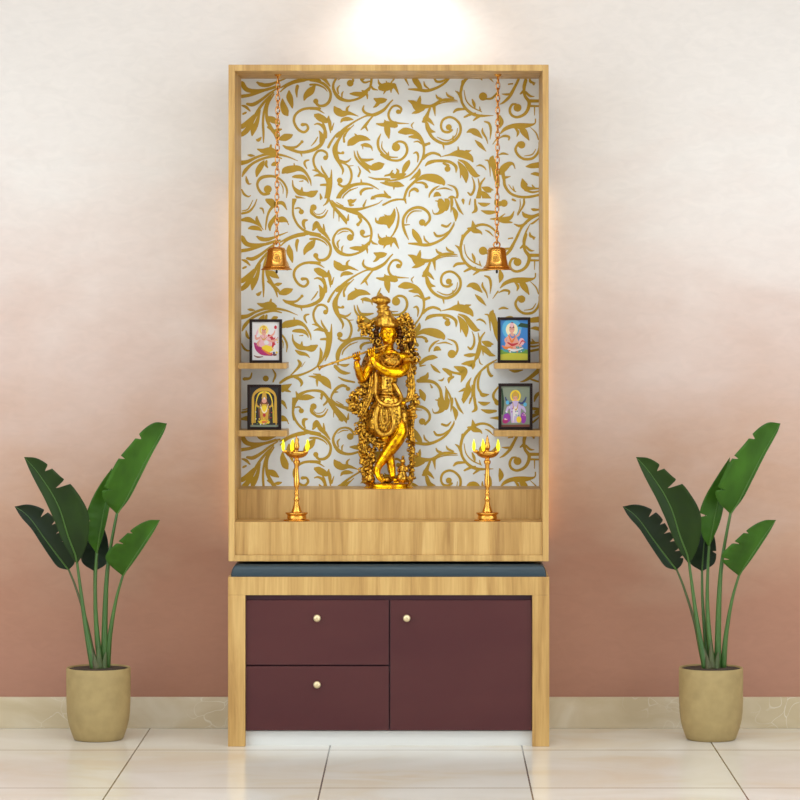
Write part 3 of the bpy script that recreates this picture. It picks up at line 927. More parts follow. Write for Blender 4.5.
# ------------------------------------------------------------------ framed pictures
def cm(name, r, g, b_):
    k = 'ink_' + name
    if k not in M: M[k] = mat(k, lin(r, g, b_), .3)
    return M[k]
def ellp(cx, cy, rx, ry, n=20, a0=0, a1=360):
    return [(cx + rx * math.cos(math.radians(a0 + (a1 - a0) * i / n)), cy + ry * math.sin(math.radians(a0 + (a1 - a0) * i / n))) for i in range(n if a1 - a0 == 360 else n + 1)]
def band(pts, w):
    row = catmull([Vector((x, y, 0)) for x, y in pts], 5); A, B = [], []
    for i, p in enumerate(row):
        t = (row[min(i + 1, len(row) - 1)] - row[max(i - 1, 0)]).normalized(); u = 1 - .55 * abs(2 * i / (len(row) - 1) - 1)
        A.append((p.x - t.y * w * u / 2, p.y + t.x * w * u / 2)); B.append((p.x + t.y * w * u / 2, p.y - t.x * w * u / 2))
    return A, B
def picture(xa, xb, ya, yb, shelf_z, Y, label, art, bg):
    a, b_ = P(xa, ya, Y), P(xb, yb, Y)
    zb_ = shelf_z; h = a.z - zb_; w = b_.x - a.x
    t = thing('framed_picture', label, 'framed picture', ((a.x + b_.x) / 2, Y, zb_), 'small framed pictures on the shelves')
    fw = w * .085
    bm = bmesh.new()
    for dims in ((a.x, a.x + fw, Y, Y + .014, zb_, zb_ + h), (b_.x - fw, b_.x, Y, Y + .014, zb_, zb_ + h),
                 (a.x + fw, b_.x - fw, Y, Y + .014, zb_, zb_ + fw), (a.x + fw, b_.x - fw, Y, Y + .014, zb_ + h - fw, zb_ + h)):
        box(bm, *dims, bev=.001)
    obj('frame', bm, M['frame'], t)
    # print: flat art inside the frame
    X_, Z_ = a.x + fw, zb_ + fw; W_, H_ = w - 2 * fw, h - 2 * fw
    bm = bmesh.new(); ms = [bg]; box(bm, X_, X_ + W_, Y + .006, Y + .012, Z_, Z_ + H_)
    k = 0
    for shp in art:
        kind, m, data = shp[0], shp[1], shp[2]
        if m not in ms: ms.append(m)
        k += 1; yy = Y + .0058 - k * .00004
        v = lambda x, y: bm.verts.new((X_ + min(max(x, 0), 1) * W_, yy, Z_ + min(max(y, 0), 1) * H_))
        if kind == 'p':
            f = bm.faces.new([v(x, y) for x, y in data]); f.material_index = ms.index(m)
        else:
            A, B = band(data, shp[3]); A = [v(*q) for q in A]; B = [v(*q) for q in B]
            for i in range(len(A) - 1):
                f = bm.faces.new((A[i], A[i + 1], B[i + 1], B[i])); f.material_index = ms.index(m)
    for f in bm.faces:
        if f.material_index:
            f.normal_update()
            if f.normal.y > 0: f.normal_flip()
    obj('picture', bm, ms, t)
    boxobj('backing_board', (a.x + fw, b_.x - fw, Y + .012, Y + .0135, zb_ + fw, zb_ + h - fw), M['frame'], t, bev=0)
    q = lambda x: x
    # strut behind so that the frame stands
    bm = bmesh.new(); box(bm, (a.x + b_.x) / 2 - .008, (a.x + b_.x) / 2 + .008, Y + .0135, Y + .05, zb_, zb_ + .003)
    obj('stand_foot', bm, M['frame'], t)
    return t
wht = cm('white', 228, 222, 220); skin = cm('skin', 226, 160, 140); red = cm('red', 196, 40, 50); mag = cm('magenta', 176, 30, 104)
yel = cm('yellow', 240, 206, 40); gol = cm('goldink', 206, 158, 50); ora = cm('orange', 226, 120, 50); blu = cm('blue', 60, 130, 200)
sky = cm('skyink', 90, 175, 215); grn = cm('green', 110, 150, 50); dgr = cm('darkgreen', 38, 70, 40); blk = cm('blackink', 32, 24, 20)
pur = cm('purple', 150, 50, 160); lil = cm('lilac', 196, 176, 214); nav = cm('navy', 50, 60, 110); gry = cm('greyink', 132, 140, 118)
brn = cm('brown', 120, 60, 36); crm = cm('cream', 240, 224, 180); tea = cm('teal', 70, 150, 150); pnk = cm('pink', 232, 178, 186); ygr = cm('yellowgreen', 196, 190, 50)

def spots(cols, n, x0, x1, y0, y1, r, seed):
    rr = random.Random(seed); out = []
    for i in range(n):
        out.append(('p', cols[i % len(cols)], ellp(rr.uniform(x0, x1), rr.uniform(y0, y1), r * rr.uniform(.6, 1.2), r * .75 * rr.uniform(.6, 1.2), 8)))
    return out
art1 = [('b', pnk, [(.1, .55), (.2, .75), (.32, .86), (.4, .93)], .08), ('p', crm, ellp(.42, .78, .2, .15)), ('p', yel, ellp(.42, .79, .15, .115)), ('p', crm, ellp(.42, .78, .11, .085)),
        ('b', mag, [(.08, .46), (.16, .3), (.35, .2), (.62, .16), (.75, .14)], .13), ('p', mag, [(.12, .45), (.25, .22), (.6, .14), (.66, .3), (.4, .42)]),
        ('p', pnk, [(.22, .5), (.3, .66), (.55, .66), (.72, .52), (.7, .36), (.45, .3), (.26, .36)]),
        ('b', red, [(.58, .66), (.72, .58), (.78, .44), (.72, .32)], .12), ('b', skin, [(.3, .6), (.16, .56), (.1, .66)], .08), ('b', skin, [(.6, .6), (.78, .68), (.84, .78)], .06),
        ('b', skin, [(.55, .52), (.76, .5), (.92, .56)], .07), ('b', skin, [(.3, .52), (.2, .44), (.26, .36)], .08),
        ('p', yel, [(.34, .34), (.5, .4), (.72, .36), (.78, .26), (.62, .2), (.45, .22)]), ('b', ora, [(.34, .3), (.5, .22), (.66, .16), (.74, .2)], .06),
        ('p', skin, ellp(.43, .72, .085, .075)), ('p', red, [(.35, .78), (.43, .92), (.52, .78)]), ('p', yel, [(.38, .8), (.43, .9), (.49, .8)]),
        ('b', skin, [(.43, .7), (.46, .6), (.4, .54), (.36, .58)], .06), ('p', wht, ellp(.52, .46, .09, .06)), ('b', gol, [(.3, .63), (.42, .53), (.56, .62)], .03),
        ('p', brn, ellp(.83, .14, .08, .03)), ('p', yel, ellp(.9, .2, .04, .03)), ('b', brn, [(.06, .12), (.2, .08), (.4, .09)], .04), ('p', red, ellp(.86, .86, .05, .05)), ('p', nav, ellp(.8, .19, .04, .03))] + \
    spots([red, yel, pnk], 9, .74, .95, .3, .6, .03, 2) + [('p', blk, ellp(.4, .735, .012, .01)), ('p', blk, ellp(.46, .735, .012, .01))]
art2 = [('b', gol, [(.08, .05), (.08, .5), (.12, .8), (.3, .93), (.5, .96), (.7, .93), (.88, .8), (.92, .5), (.92, .05)], .1),
        ('p', gol, [(.04, .1), (.16, .1), (.14, .75), (.06, .75)]), ('p', gol, [(.84, .1), (.96, .1), (.94, .75), (.86, .75)]),
        ('b', yel, [(.18, .1), (.2, .55), (.3, .82), (.5, .88), (.7, .82), (.8, .55), (.82, .1)], .05),
        ('p', blk, [(.24, .15), (.26, .6), (.4, .8), (.6, .8), (.74, .6), (.76, .15)]),
        ('p', brn, [(.32, .12), (.28, .5), (.4, .66), (.6, .66), (.72, .5), (.68, .12)]), ('p', gol, [(.38, .12), (.34, .4), (.42, .58), (.58, .58), (.66, .4), (.62, .12)]),
        ('p', skin, ellp(.5, .67, .09, .07)), ('p', gol, [(.4, .72), (.44, .86), (.5, .92), (.56, .86), (.6, .72)]), ('p', wht, [(.47, .7), (.53, .7), (.52, .75), (.48, .75)]),
        ('p', yel, ellp(.5, .45, .1, .1)), ('p', red, ellp(.5, .3, .05, .05)), ('b', crm, [(.36, .58), (.42, .42), (.5, .36), (.58, .42), (.64, .58)], .04),
        ('b', gol, [(.34, .5), (.24, .54), (.22, .64)], .06), ('b', gol, [(.66, .5), (.76, .54), (.78, .64)], .06), ('p', yel, ellp(.5, .12, .2, .06)), ('p', ora, ellp(.5, .12, .1, .04)),
        ('p', gry, [(0, 0), (1, 0), (1, .05), (0, .05)])] + spots([wht, grn, red, yel], 16, .2, .8, .12, .5, .022, 5) + spots([wht, grn], 6, .25, .75, .06, .1, .025, 9)
art3 = [('p', ygr, [(0, 0), (1, 0), (1, .22), (.6, .26), (0, .2)]), ('p', grn, [(0, .14), (.4, .18), (1, .16), (1, .26), (.6, .32), (0, .26)]), ('p', tea, ellp(.5, .26, .42, .08)),
        ('p', sky, ellp(.42, .78, .36, .26)), ('p', crm, ellp(.42, .76, .22, .17)), ('p', dgr, [(.62, .84), (1, .8), (1, .9), (.75, .93)]),
        ('p', skin, [(.2, .42), (.28, .62), (.42, .7), (.56, .62), (.68, .46), (.8, .34), (.5, .26), (.14, .32)]), ('p', skin, ellp(.42, .76, .1, .085)), ('p', brn, [(.33, .8), (.4, .95), (.46, .95), (.52, .8)]),
        ('p', pnk, ellp(.42, .87, .07, .06)), ('b', ora, [(.3, .62), (.42, .46), (.56, .6)], .07), ('b', red, [(.26, .44), (.44, .38), (.64, .42)], .07), ('b', skin, [(.56, .58), (.68, .64), (.72, .76)], .07),
        ('b', skin, [(.28, .58), (.18, .5), (.24, .4)], .07), ('b', wht, [(.2, .3), (.5, .24), (.84, .3)], .06), ('p', pnk, ellp(.78, .46, .1, .09)), ('b', ora, [(.06, .36), (.2, .3), (.4, .33)], .07),
        ('b', blu, [(.34, .66), (.4, .58), (.5, .58), (.54, .66)], .04), ('b', red, [(.7, .38), (.8, .48), (.92, .44)], .04), ('p', blk, ellp(.39, .775, .014, .01)), ('p', blk, ellp(.46, .775, .014, .01))] + \
    spots([wht, tea, ora], 10, .15, .85, .2, .34, .03, 3)
art4 = [('p', gry, [(0, 0), (1, 0), (1, 1), (0, 1)]), ('b', dgr, [(.02, .95), (.06, .6), (.03, .3)], .1), ('p', yel, ellp(.5, .76, .19, .15)), ('p', gry, ellp(.5, .76, .13, .105)), ('p', gol, ellp(.5, .77, .11, .1)),
        ('p', lil, [(.36, .1), (.3, .5), (.4, .64), (.6, .64), (.7, .5), (.66, .1)]), ('p', skin, ellp(.5, .7, .07, .06)), ('p', gol, [(.43, .75), (.47, .88), (.53, .88), (.57, .75)]),
        ('b', nav, [(.4, .6), (.28, .58), (.18, .66), (.14, .74)], .07), ('b', nav, [(.6, .6), (.74, .58), (.84, .66), (.88, .74)], .07), ('b', lil, [(.38, .52), (.24, .46), (.16, .36)], .09), ('b', lil, [(.62, .52), (.78, .46), (.86, .36)], .09),
        ('p', pur, ellp(.2, .22, .13, .12)), ('p', pur, ellp(.78, .22, .1, .14)), ('p', mag, ellp(.14, .14, .1, .06)), ('p', wht, ellp(.5, .38, .1, .12)), ('b', gol, [(.4, .6), (.44, .46), (.5, .42), (.56, .46), (.6, .6)], .04),
        ('p', yel, ellp(.62, .18, .09, .08)), ('b', wht, [(.42, .1), (.44, .3), (.48, .5)], .05), ('p', sky, ellp(.22, .6, .06, .05)), ('p', sky, ellp(.84, .55, .06, .05)), ('p', brn, [(0, 0), (1, 0), (1, .06), (0, .05)])] + \
    spots([wht, pnk, tea, pur], 16, .12, .88, .08, .5, .028, 8) + [('p', blk, ellp(.475, .71, .011, .01)), ('p', blk, ellp(.525, .71, .011, .01))]
PYY = .245
picture(249.4, 282.0, 319.2, 361.6, SHL1, PYY, 'framed print of a seated figure with magenta drape on white, upper left shelf', art1, wht)
picture(247.2, 281.2, 384.6, 429.0, SHL2, PYY, 'framed print of a gold idol under an arch on black, lower left shelf', art2, blk)
picture(497.6, 530.5, 317.2, 361.6, SHR1, PYY, 'framed print of a figure against a blue sky, upper right shelf', art3, blu)
picture(498.4, 532.6, 383.4, 429.0, SHR2, PYY, 'framed print of a purple and white figure with gold halo, lower right shelf', art4, gry)

# ------------------------------------------------------------------ statue of a flute player
SYC = .252                                   # distance line of the statue
SD = (SYC - CAM_Y) / F
def Q(px, py, dy=0.0):
    """point of the statue; dy in px-size units towards the back"""
    q = P(px, py, SYC); return Vector((q.x, SYC + dy * SD, q.z))
sbase = Vector((P(388, 0, SYC).x, SYC, s2z))
st = thing('statue', 'ornate gold statue of a crowned flute player with crossed legs on the rear step', 'statue', sbase)
KZ = P(0, 486.2, SYC).z - s2z                # so that the base rests on the step

def skin_body(chains):
    me = bpy.data.meshes.new('body_skin'); vs, es, rs = [], [], []
    idx = {}
    for ch in chains:
        prev = None
        for (nm, x, y, dy, r) in ch:
            if nm in idx: i = idx[nm]
            else:
                i = len(vs); idx[nm] = i; vs.append(Q(x, y, dy)); rs.append(r * SD)
            if prev is not None: es.append((prev, i))
            prev = i
    me.from_pydata(vs, es, []); 
    o = bpy.data.objects.new('body_skin', me); C.objects.link(o)
    md = o.modifiers.new('skin', 'SKIN')
    for i, r in enumerate(rs):
        me.skin_vertices[0].data[i].radius = (r, r)
    me.skin_vertices[0].data[0].use_root = True
    md.branch_smoothing = .6
    o.modifiers.new('sub', 'SUBSURF').levels = 2; o.modifiers['sub'].render_levels = 2
    dg = bpy.context.evaluated_depsgraph_get()
    ev = o.evaluated_get(dg); bm = bmesh.new(); bm.from_mesh(ev.to_mesh()); ev.to_mesh_clear()
    bpy.data.objects.remove(o); bpy.data.meshes.remove(me)
    return bm
X = lambda *a: a
bm = skin_body([
    [X('pel', 389, 401, 0, 8.5), X('waist', 386.5, 388, -1, 8.6), X('chest', 391, 368, 0, 12.5), X('collar', 391, 357.5, 0, 9.5), X('neck', 389.5, 348.5, -1, 4.4), X('jaw', 388.6, 341, -2, 6), X('head', 388, 333, -1, 9)],
    [X('collar', 0, 0, 0, 0), X('shL', 375.5, 356.5, 0, 6), X('elL', 361.5, 381, -5, 5), X('wrL', 357.6, 366, -14, 3.6), X('paL', 356.6, 359.5, -15, 3)],
    [X('collar', 0, 0, 0, 0), X('shR', 407, 358, 0, 6.2), X('uaR', 407.5, 366, -7, 5.8), X('elR', 399, 373, -14, 6.2), X('faR', 385, 371, -19, 5.4), X('wrR', 374.6, 362.5, -19.5, 4.2), X('paR', 371.8, 355.5, -18, 3.4)],
    [X('pel', 0, 0, 0, 0), X('hipL', 383.5, 410, 0, 8.2), X('knL', 386, 438, -1, 7), X('anL', 392, 470, 0, 4.2), X('ftL', 393, 478, -3, 3.2), X('toL', 396, 480.5, -10, 2.2)],
    [X('pel', 0, 0, 0, 0), X('hipR', 395, 410, -2, 8.2), X('knR', 402.5, 431, -9, 8.4), X('caR', 391, 448, -9, 7.4), X('anR', 377.6, 466.5, -8, 4.2), X('heR', 376.8, 472, -8, 3.8), X('baR', 379, 477, -10, 3.2), X('toR', 382.5, 481, -11, 1.7)],
])
ell(bm, Q(388.2, 333, -1.6), (8.4 * SD, 7.8 * SD, 10.6 * SD), 24)
ell(bm, Q(388.5, 340, -2.6), (6.4 * SD, 5.8 * SD, 6.4 * SD), 18)
# face: nose, brows, eyes, lips, ears
ell(bm, Q(388.3, 335.0, -9.8), (1.3 * SD, 1.7 * SD, 2.9 * SD), 10)
for s in (-1, 1):
    ell(bm, Q(388 + s * 3.6, 332.2, -8.6), (2.0 * SD, 1.0 * SD, 1.0 * SD), 8)
    tube(bm, [Q(388 + s * 1.4, 330.4, -9.5), Q(388 + s * 3.6, 329.2, -8.9), Q(388 + s * 6, 330.6, -7.2)], [.4 * SD, .6 * SD, .3 * SD], 6, 2)
    ell(bm, Q(388 + s * 8.4, 335, -1.5), (1.0 * SD, 1.4 * SD, 2.6 * SD), 8)
ell(bm, Q(388.4, 339.4, -8.4), (2.5 * SD, 1.2 * SD, .7 * SD), 8)
ell(bm, Q(388.5, 340.9, -8.0), (2.0 * SD, 1.1 * SD, .8 * SD), 8)
ell(bm, Q(388.6, 343.2, -5.5), (2.4 * SD, 2.0 * SD, 1.8 * SD), 8)
# fingers closing on the flute: two hands of five
def fl(x):       # the flute's line, y at x
    return 367 + (x - 320) * (344.5 - 367) / (388 - 320)
FD = -19.5
for hx, py0, dpt in ((356.6, 357.5, -15), (371.6, 354.5, -18)):
    for k in range(4):
        fx = hx - 3.2 + 2.1 * k; yy = fl(fx); ln = (3.0, 3.8, 3.6, 2.8)[k]
        tube(bm, [Q(hx - 1.6 + k * 1.1, py0 + 1.6, dpt), Q(fx, yy + .3, dpt + 2.4), Q(fx + .2, yy - 1.9 - ln * .18, FD + 1.2), Q(fx + .3, yy - 1.2, FD - 2.0), Q(fx + .3, yy + .9, FD - 2.2)],
             [.95 * SD, .95 * SD, .9 * SD, .8 * SD, .6 * SD], 6, 2)
    tube(bm, [Q(hx + 1.8, py0 + 3, dpt), Q(hx + 3.6, py0 + 1.6, dpt - 2.2), Q(hx + 2.6, fl(hx + 2.6) + 1.6, FD - 1.6)], [1.2 * SD, 1.0 * SD, .7 * SD], 6, 2)
# toes
for k in range(5):
    tube(bm, [Q(380.4 + k * .75, 479.6 - k * .5, -11.4), Q(381.8 + k * .9, 482.4 - k * .75, -13)], [.8 * SD, .55 * SD], 6, 1)
    tube(bm, [Q(394 + k * .9, 480.5, -10), Q(394.4 + k * 1.1, 482, -13)], [.8 * SD, .55 * SD], 6, 1)
obj('body', bm, M['gold'], st, smooth=True)

# flute with flared end
bm = bmesh.new()
a, b_ = Q(320.5, 367, FD), Q(389.5, 344.2, -12.5)
tube(bm, [a, a.lerp(b_, .5), b_], [1.05 * SD, 1.05 * SD, .95 * SD], 10, 6)
for t_ in (.04, .18, .42, .66): ell(bm, a.lerp(b_, t_), (1.5 * SD, 1.5 * SD, 1.5 * SD), 10)
ell(bm, a, (2.2 * SD, 1.8 * SD, 1.9 * SD), 10)
tube(bm, [a + Vector((-.5, 0, -3)) * SD, a + Vector((0, 0, -1)) * SD], [.5 * SD, 1.3 * SD], 8, 2)
obj('flute', bm, M['cloth_gold'], st, smooth=True)

# tall crown
bm = bmesh.new()
def ring_lathe(bm, rows, seg=28, ripple=0.0, rn=10, flat=.9):
    rings = []
    for (cx, y, dy, r) in rows:
        c = Q(cx, y, dy)
        rings.append([bm.verts.new(c + Vector((math.cos(u), math.sin(u) * flat, 0)) * r * SD * (1 + ripple * math.cos(rn * u))) for u in [2 * PI * k / seg for k in range(seg)]])
    for p_, q_ in zip(rings, rings[1:]):
        for k in range(seg): bm.faces.new((p_[k], p_[(k + 1) % seg], q_[(k + 1) % seg], q_[k]))
    bm.faces.new(rings[0][::-1]); bm.faces.new(rings[-1])
ring_lathe(bm, [(387.8, 327.6, 0, 10), (387.4, 325.4, 0, 12), (386.8, 322.8, 0, 11.8), (386, 320.6, 0, 10), (385.4, 318.2, 0, 10), (385, 315.6, 0, 7.6), (384.6, 313.6, 0, 6.4), (384.4, 312.4, 0, 7.4), (383.8, 311.2, 0, 7.4), (383.6, 310.0, 0, 5.8),
                (383.2, 308.6, 0, 5.8), (383, 307.6, 0, 7.0), (382.8, 306.6, 0, 6.8), (382.4, 305.4, 0, 5.0), (382, 304.2, 0, 5.4), (381.4, 302.6, 0, 8.6), (380.8, 300.4, 0, 9.6), (380.4, 298.2, 0, 9.0), (380.2, 296.8, 0, 6.8),
                (380.4, 295.8, 0, 3.0), (380.6, 294.4, 0, 1.6), (380.6, 292.8, 0, .4)], 40, .045, 13)
for k in range(11):
    u = -PI + PI * (k + .5) / 11
    ell(bm, Q(387 + 9.6 * math.cos(u), 325.2, 9 * math.sin(u)), (1.0 * SD, 1.0 * SD, 1.5 * SD), 7)
    ell(bm, Q(380.9 + 9 * math.cos(u), 300.6, 8 * math.sin(u)), (.9 * SD, .9 * SD, 1.6 * SD), 7)
ell(bm, Q(385.8, 317.5, -8), (2.6 * SD, 1.2 * SD, 3.4 * SD), 10)
obj('crown', bm, M['cloth_gold'], st, smooth=True)
# hair locks and earrings
for s in (-1, 1):
    bm = bmesh.new()
    for k in range(7):
        yy = 328 + k * 3.4
        ell(bm, Q(388 + s * (10.6 + .9 * math.sin(k * 1.4) + k * .35), yy, 1), (3 * SD, 2.8 * SD, 2.5 * SD), 8)
    obj('hair_lock', bm, M['bronze'], st, smooth=True)
for s in (-1, 1):
    bm = bmesh.new()
    pts = [Q(388 + s * 9.8 + 1.9 * math.cos(u), 341.4 + 2.2 * math.sin(u), -4) for u in [2 * PI * k / 10 for k in range(11)]]
    tube(bm, pts, [.65 * SD] * 11, 6, 1); ell(bm, Q(388 + s * 9.8, 344.6, -4), (.9 * SD, .9 * SD, 1.3 * SD), 7)
    obj('earring', bm, M['cloth_gold'], st, smooth=True)

# necklaces
bm = bmesh.new()
for x0_, x1_, yt, yb_, n_ in ((383.5, 395.5, 351, 357, 13), (381, 399, 353, 363, 19), (379, 402, 355, 368, 23)):
    for k in range(n_):
        u = k / (n_ - 1); xx = x0_ + (x1_ - x0_) * u; yy = yt + (yb_ - yt) * math.sin(PI * u) ** .8
        ell(bm, Q(xx, yy, -12.2 - 2.0 * math.sin(PI * u)), (.75 * SD, .7 * SD, .75 * SD), 6)
ell(bm, Q(390, 369, -14), (2.1 * SD, 1 * SD, 2.5 * SD), 8)
obj('necklace', bm, M['cloth_gold'], st, smooth=True)
bm = bmesh.new()
ring_lathe(bm, [(387.4, 396, -1, 10.6), (387, 390, -1, 9.8), (387, 384, -1, 9.4), (387.6, 377, -1, 10), (389, 370, -1, 11.4), (390.4, 364, -1, 12.4), (391, 358.5, -1, 11.6), (390.6, 355, -1, 7.5)], 40, .05, 12, .86)
obj('tunic', bm, M['antique'], st, smooth=True)
for pts, w_ in (([(371, 366, 2), (368, 378, 2), (366, 390, 2), (370, 402, 2)], 6), ([(372, 352, 4), (367, 362, 4), (364, 374, 3)], 4.5), ([(404, 350, 5), (408, 362, 4), (406, 376, 4)], 4)):
    bm = bmesh.new()
    for o_ in (-.6, 0, .6): tube(bm, [Q(x + o_ * w_, y, d_) for x, y, d_ in pts], [w_ * .5 * SD] * len(pts), 8, 4)
    obj('drape', bm, M['drape'], st, smooth=True)
bm = bmesh.new(); ell(bm, Q(390.6, 361.5, -4.4), (12 * SD, 8.8 * SD, 9.2 * SD), 22)
for k in range(3):
    tube(bm, [Q(382 - k * .3 + 17.5 * u, 355.5 + k * 4 + 3.2 * math.sin(PI * u), -4.6 - 8.6 * math.sin(PI * (u * .8 + .1))) for u in (0, .2, .4, .6, .8, 1)], [.8 * SD] * 6, 6, 2)
obj('breast_ornament', bm, M['antique'], st, smooth=True)
# bangles and arm rings
def ringat(bm, c, ax, r, rr):
    ax = ax.normalized(); u = ax.cross(Vector((0, 1, 0.01))).normalized(); w = ax.cross(u)
    tube(bm, [c + (u * math.cos(t_) + w * math.sin(t_)) * r for t_ in [2 * PI * k / 14 for k in range(15)]], [rr] * 15, 6, 1)
for (c, ax, r) in ((Q(357.8, 367.5, -13.4), Q(357, 360, -15) - Q(358, 370, -12), 3.0), (Q(369, 366.5, -2), Q(375, 357, 0) - Q(362, 381, -5), 4.9),
                   (Q(376.3, 364.2, -19), Q(374, 362, -19) - Q(385, 371.5, -18), 3.5), (Q(408, 363, -4.5), Q(407, 358, 0) - Q(407.5, 367, -7), 5.0), (Q(378.6, 465, -8), Q(377, 467, -8) - Q(391, 448, -9), 3.6)):
    bm = bmesh.new(); r *= 1.12; ringat(bm, c, ax, r * SD, .6 * SD); ringat(bm, c + ax.normalized() * 1.5 * SD, ax, r * SD, .5 * SD)
    obj('bangle', bm, M['cloth_gold'], st, smooth=True)

# long flower garland, a bead strand at its end
bm = bmesh.new()
tube(bm, [Q(376.5, 371, -9), Q(376.2, 382, -10), Q(376, 393, -13), Q(380.5, 401.5, -19), Q(390, 405, -21.5), Q(398.5, 403, -18.5), Q(401.4, 397.5, -14.5), Q(398.2, 390, -11), Q(393.5, 382.5, -9.5)], [2.1 * SD] * 9, 8, 4)
for k in range(34):
    pass
obj('garland', bm, M['cloth_gold'], st, smooth=True)
bm = bmesh.new()
tube(bm, [Q(378.5, 405, -18), Q(376.5, 415, -19), Q(376.5, 426, -19), Q(380, 432.5, -19), Q(386, 434, -19.5), Q(391.5, 430.5, -20), Q(394, 423, -20.5), Q(392.5, 413, -20), Q(390, 406, -20)], [1.9 * SD, 1.9 * SD, 2 * SD, 2.1 * SD, 2.1 * SD, 2 * SD, 1.9 * SD, 1.9 * SD, 1.6 * SD], 8, 4, flat=.7)
tube(bm, [Q(382, 407, -19), Q(381.5, 416, -20.5), Q(384, 423, -21), Q(387.5, 420, -21), Q(386.5, 408, -20)], [1.3 * SD] * 5, 7, 4)
for k in range(7): ell(bm, Q(381 + (k % 3) * 3, 412 + k * 1.9, -20.5), (1.1 * SD, 1 * SD, 1.4 * SD), 7)
obj('sash', bm, M['cloth_gold'], st, smooth=True)
# belt with buckle
bm = bmesh.new()
for yy, rr, r2 in ((390.5, 9.2, 1.0), (393.6, 10.4, 1.2), (396.6, 11.8, .9)):
    tube(bm, [Q(387 + rr * math.cos(u), yy + .7 * math.sin(u + 1), rr * .95 * math.sin(u) - 1.5) for u in [2 * PI * k / 20 for k in range(21)]], [r2 * SD] * 21, 6, 1)
ell(bm, Q(386, 390.4, -11.5), (3.2 * SD, 1.5 * SD, 2.0 * SD), 10)
ell(bm, Q(385.4, 383, -7), (1.6 * SD, 1.4 * SD, 2.6 * SD), 8)
obj('belt', bm, M['cloth_gold'], st, smooth=True)

# draped skirt with folds, falling to the knees and behind the legs
bm = bmesh.new()
rings = []; seg = 48
for (cx, y, rx, ry) in ((388, 393, 9.5, 8.5), (389, 399, 13, 11), (389, 406, 17, 13), (388.5, 414, 20, 14.4), (388, 421, 21.5, 14.6), (387, 428, 20, 13), (385, 435, 16.5, 10)):
    row = []
    for k in range(seg):
        u = 2 * PI * k / seg; f = 1 + .11 * math.sin(13 * u + y * .11) * min(1, (y - 390) / 14)
        c = Q(cx + rx * f * math.cos(u), y + 2.2 * math.sin(3 * u + .6) * (y > 425), ry * f * math.sin(u) - 3)
        row.append(bm.verts.new(c))
    rings.append(row)
for p_, q_ in zip(rings, rings[1:]):
    for k in range(seg): bm.faces.new((p_[k], p_[(k + 1) % seg], q_[(k + 1) % seg], q_[k]))
bm.faces.new(rings[0][::-1]); bm.faces.new(rings[-1])
obj('skirt', bm, M['antique'], st, smooth=True)
# scarf ends hanging from the arms
for pts, w_ in (([(408.5, 366, -3), (410.5, 376, -4), (411.5, 388, -3), (409.5, 398, -4), (404.5, 402, -8)], 2.9), ([(373, 372, -3), (372, 386, -4), (369, 398, -5), (364, 410, -5), (360, 417, -4)], 2.8),
                ([(412, 398, 0), (413, 412, 0), (411, 428, 1), (413, 444, 1)], 2.2), ([(366, 402, 0), (366, 420, 0), (363, 438, 0), (365, 456, 0)], 2.4)):
    bm = bmesh.new()
    for o_ in (-.8, 0, .8): tube(bm, [Q(x + o_ * w_, y, d_ - (o_ == 0)) for x, y, d_ in pts], [w_ * .34 * SD, w_ * .52 * SD, w_ * .56 * SD, w_ * .5 * SD, w_ * .3 * SD][:len(pts)], 7, 4)
    obj('scarf', bm, M['antique'], st, smooth=True)
bm = bmesh.new(); ell(bm, Q(403.8, 402.6, -16), (2.6 * SD, 2.2 * SD, 2.2 * SD), 10); ell(bm, Q(400.6, 402, -15.5), (1.5 * SD, 1.5 * SD, 1.5 * SD), 8)
obj('tassel', bm, M['gold'], st, smooth=True)

# carved foliage growing up both sides and behind the shoulders
rnd = random.Random(11)
def curl(bm, x, y, dy, s, a0, turn):
    pts = []; ax, ay = x, y; a = a0
    for k in range(8):
        pts.append(Q(ax, ay, dy - k * .25)); ax += s * math.cos(a); ay += s * math.sin(a); a += turn * (.35 + .12 * k); 
    tube(bm, pts, [.45 * SD, .9 * SD, 1.1 * SD, 1.05 * SD, .95 * SD, .85 * SD, .8 * SD, 1.0 * SD], 6, 2)
def spray(path, width, n, name):
    bm = bmesh.new()
    rows = catmull([Vector((x, y, d_)) for x, y, d_ in path], 8)
    tube(bm, [Q(p.x, p.y, p.z + 3) for p in rows[::3]], [width * .32 * SD] * len(rows[::3]), 8, 2)
    for i in range(n):
        p = rows[rnd.randrange(len(rows))]
        x = p.x + rnd.uniform(-1, 1) * width; y = p.y + rnd.uniform(-2.5, 2.5); d_ = p.z + rnd.uniform(-4, 2)
        a = rnd.uniform(0, 2 * PI)
        if rnd.random() < .16:
            curl(bm, x, y, d_, rnd.uniform(.8, 1.3), a, rnd.choice((-1, 1)))
        else:
            rot = Matrix.Rotation(a, 3, 'Y') @ Matrix.Rotation(rnd.uniform(-.5, .5), 3, 'X')
            ell(bm, Q(x, y, d_), (rnd.uniform(1.2, 2.3) * SD, 1.2 * SD, rnd.uniform(2.0, 3.8) * SD), 7, rot)
    o_ = obj(name, bm, M['antique'], st, smooth=True)
    b2 = bmesh.new(); tube(b2, [Q(p.x, p.y, p.z + 4.5) for p in rows[::3]], [width * .72 * SD] * len(rows[::3]), 10, 2)
    stem = obj('recess_backing', b2, M['bronze'], None, smooth=True); stem.parent = o_  # dark core added behind the leaves, stands in for shaded gaps
    stem.matrix_parent_inverse = Matrix.Identity(4)
    return o_
spray([(402, 345, 4), (399, 325, 5), (403, 317, 4), (408, 322, 4), (410, 335, 3), (411, 350, 3), (414, 360, 3)], 4.6, 110, 'foliage_spray')
spray([(414, 358, 3), (412, 372, 3), (411, 388, 2), (415, 400, 1), (411, 412, 2)], 3.4, 80, 'foliage_spray')
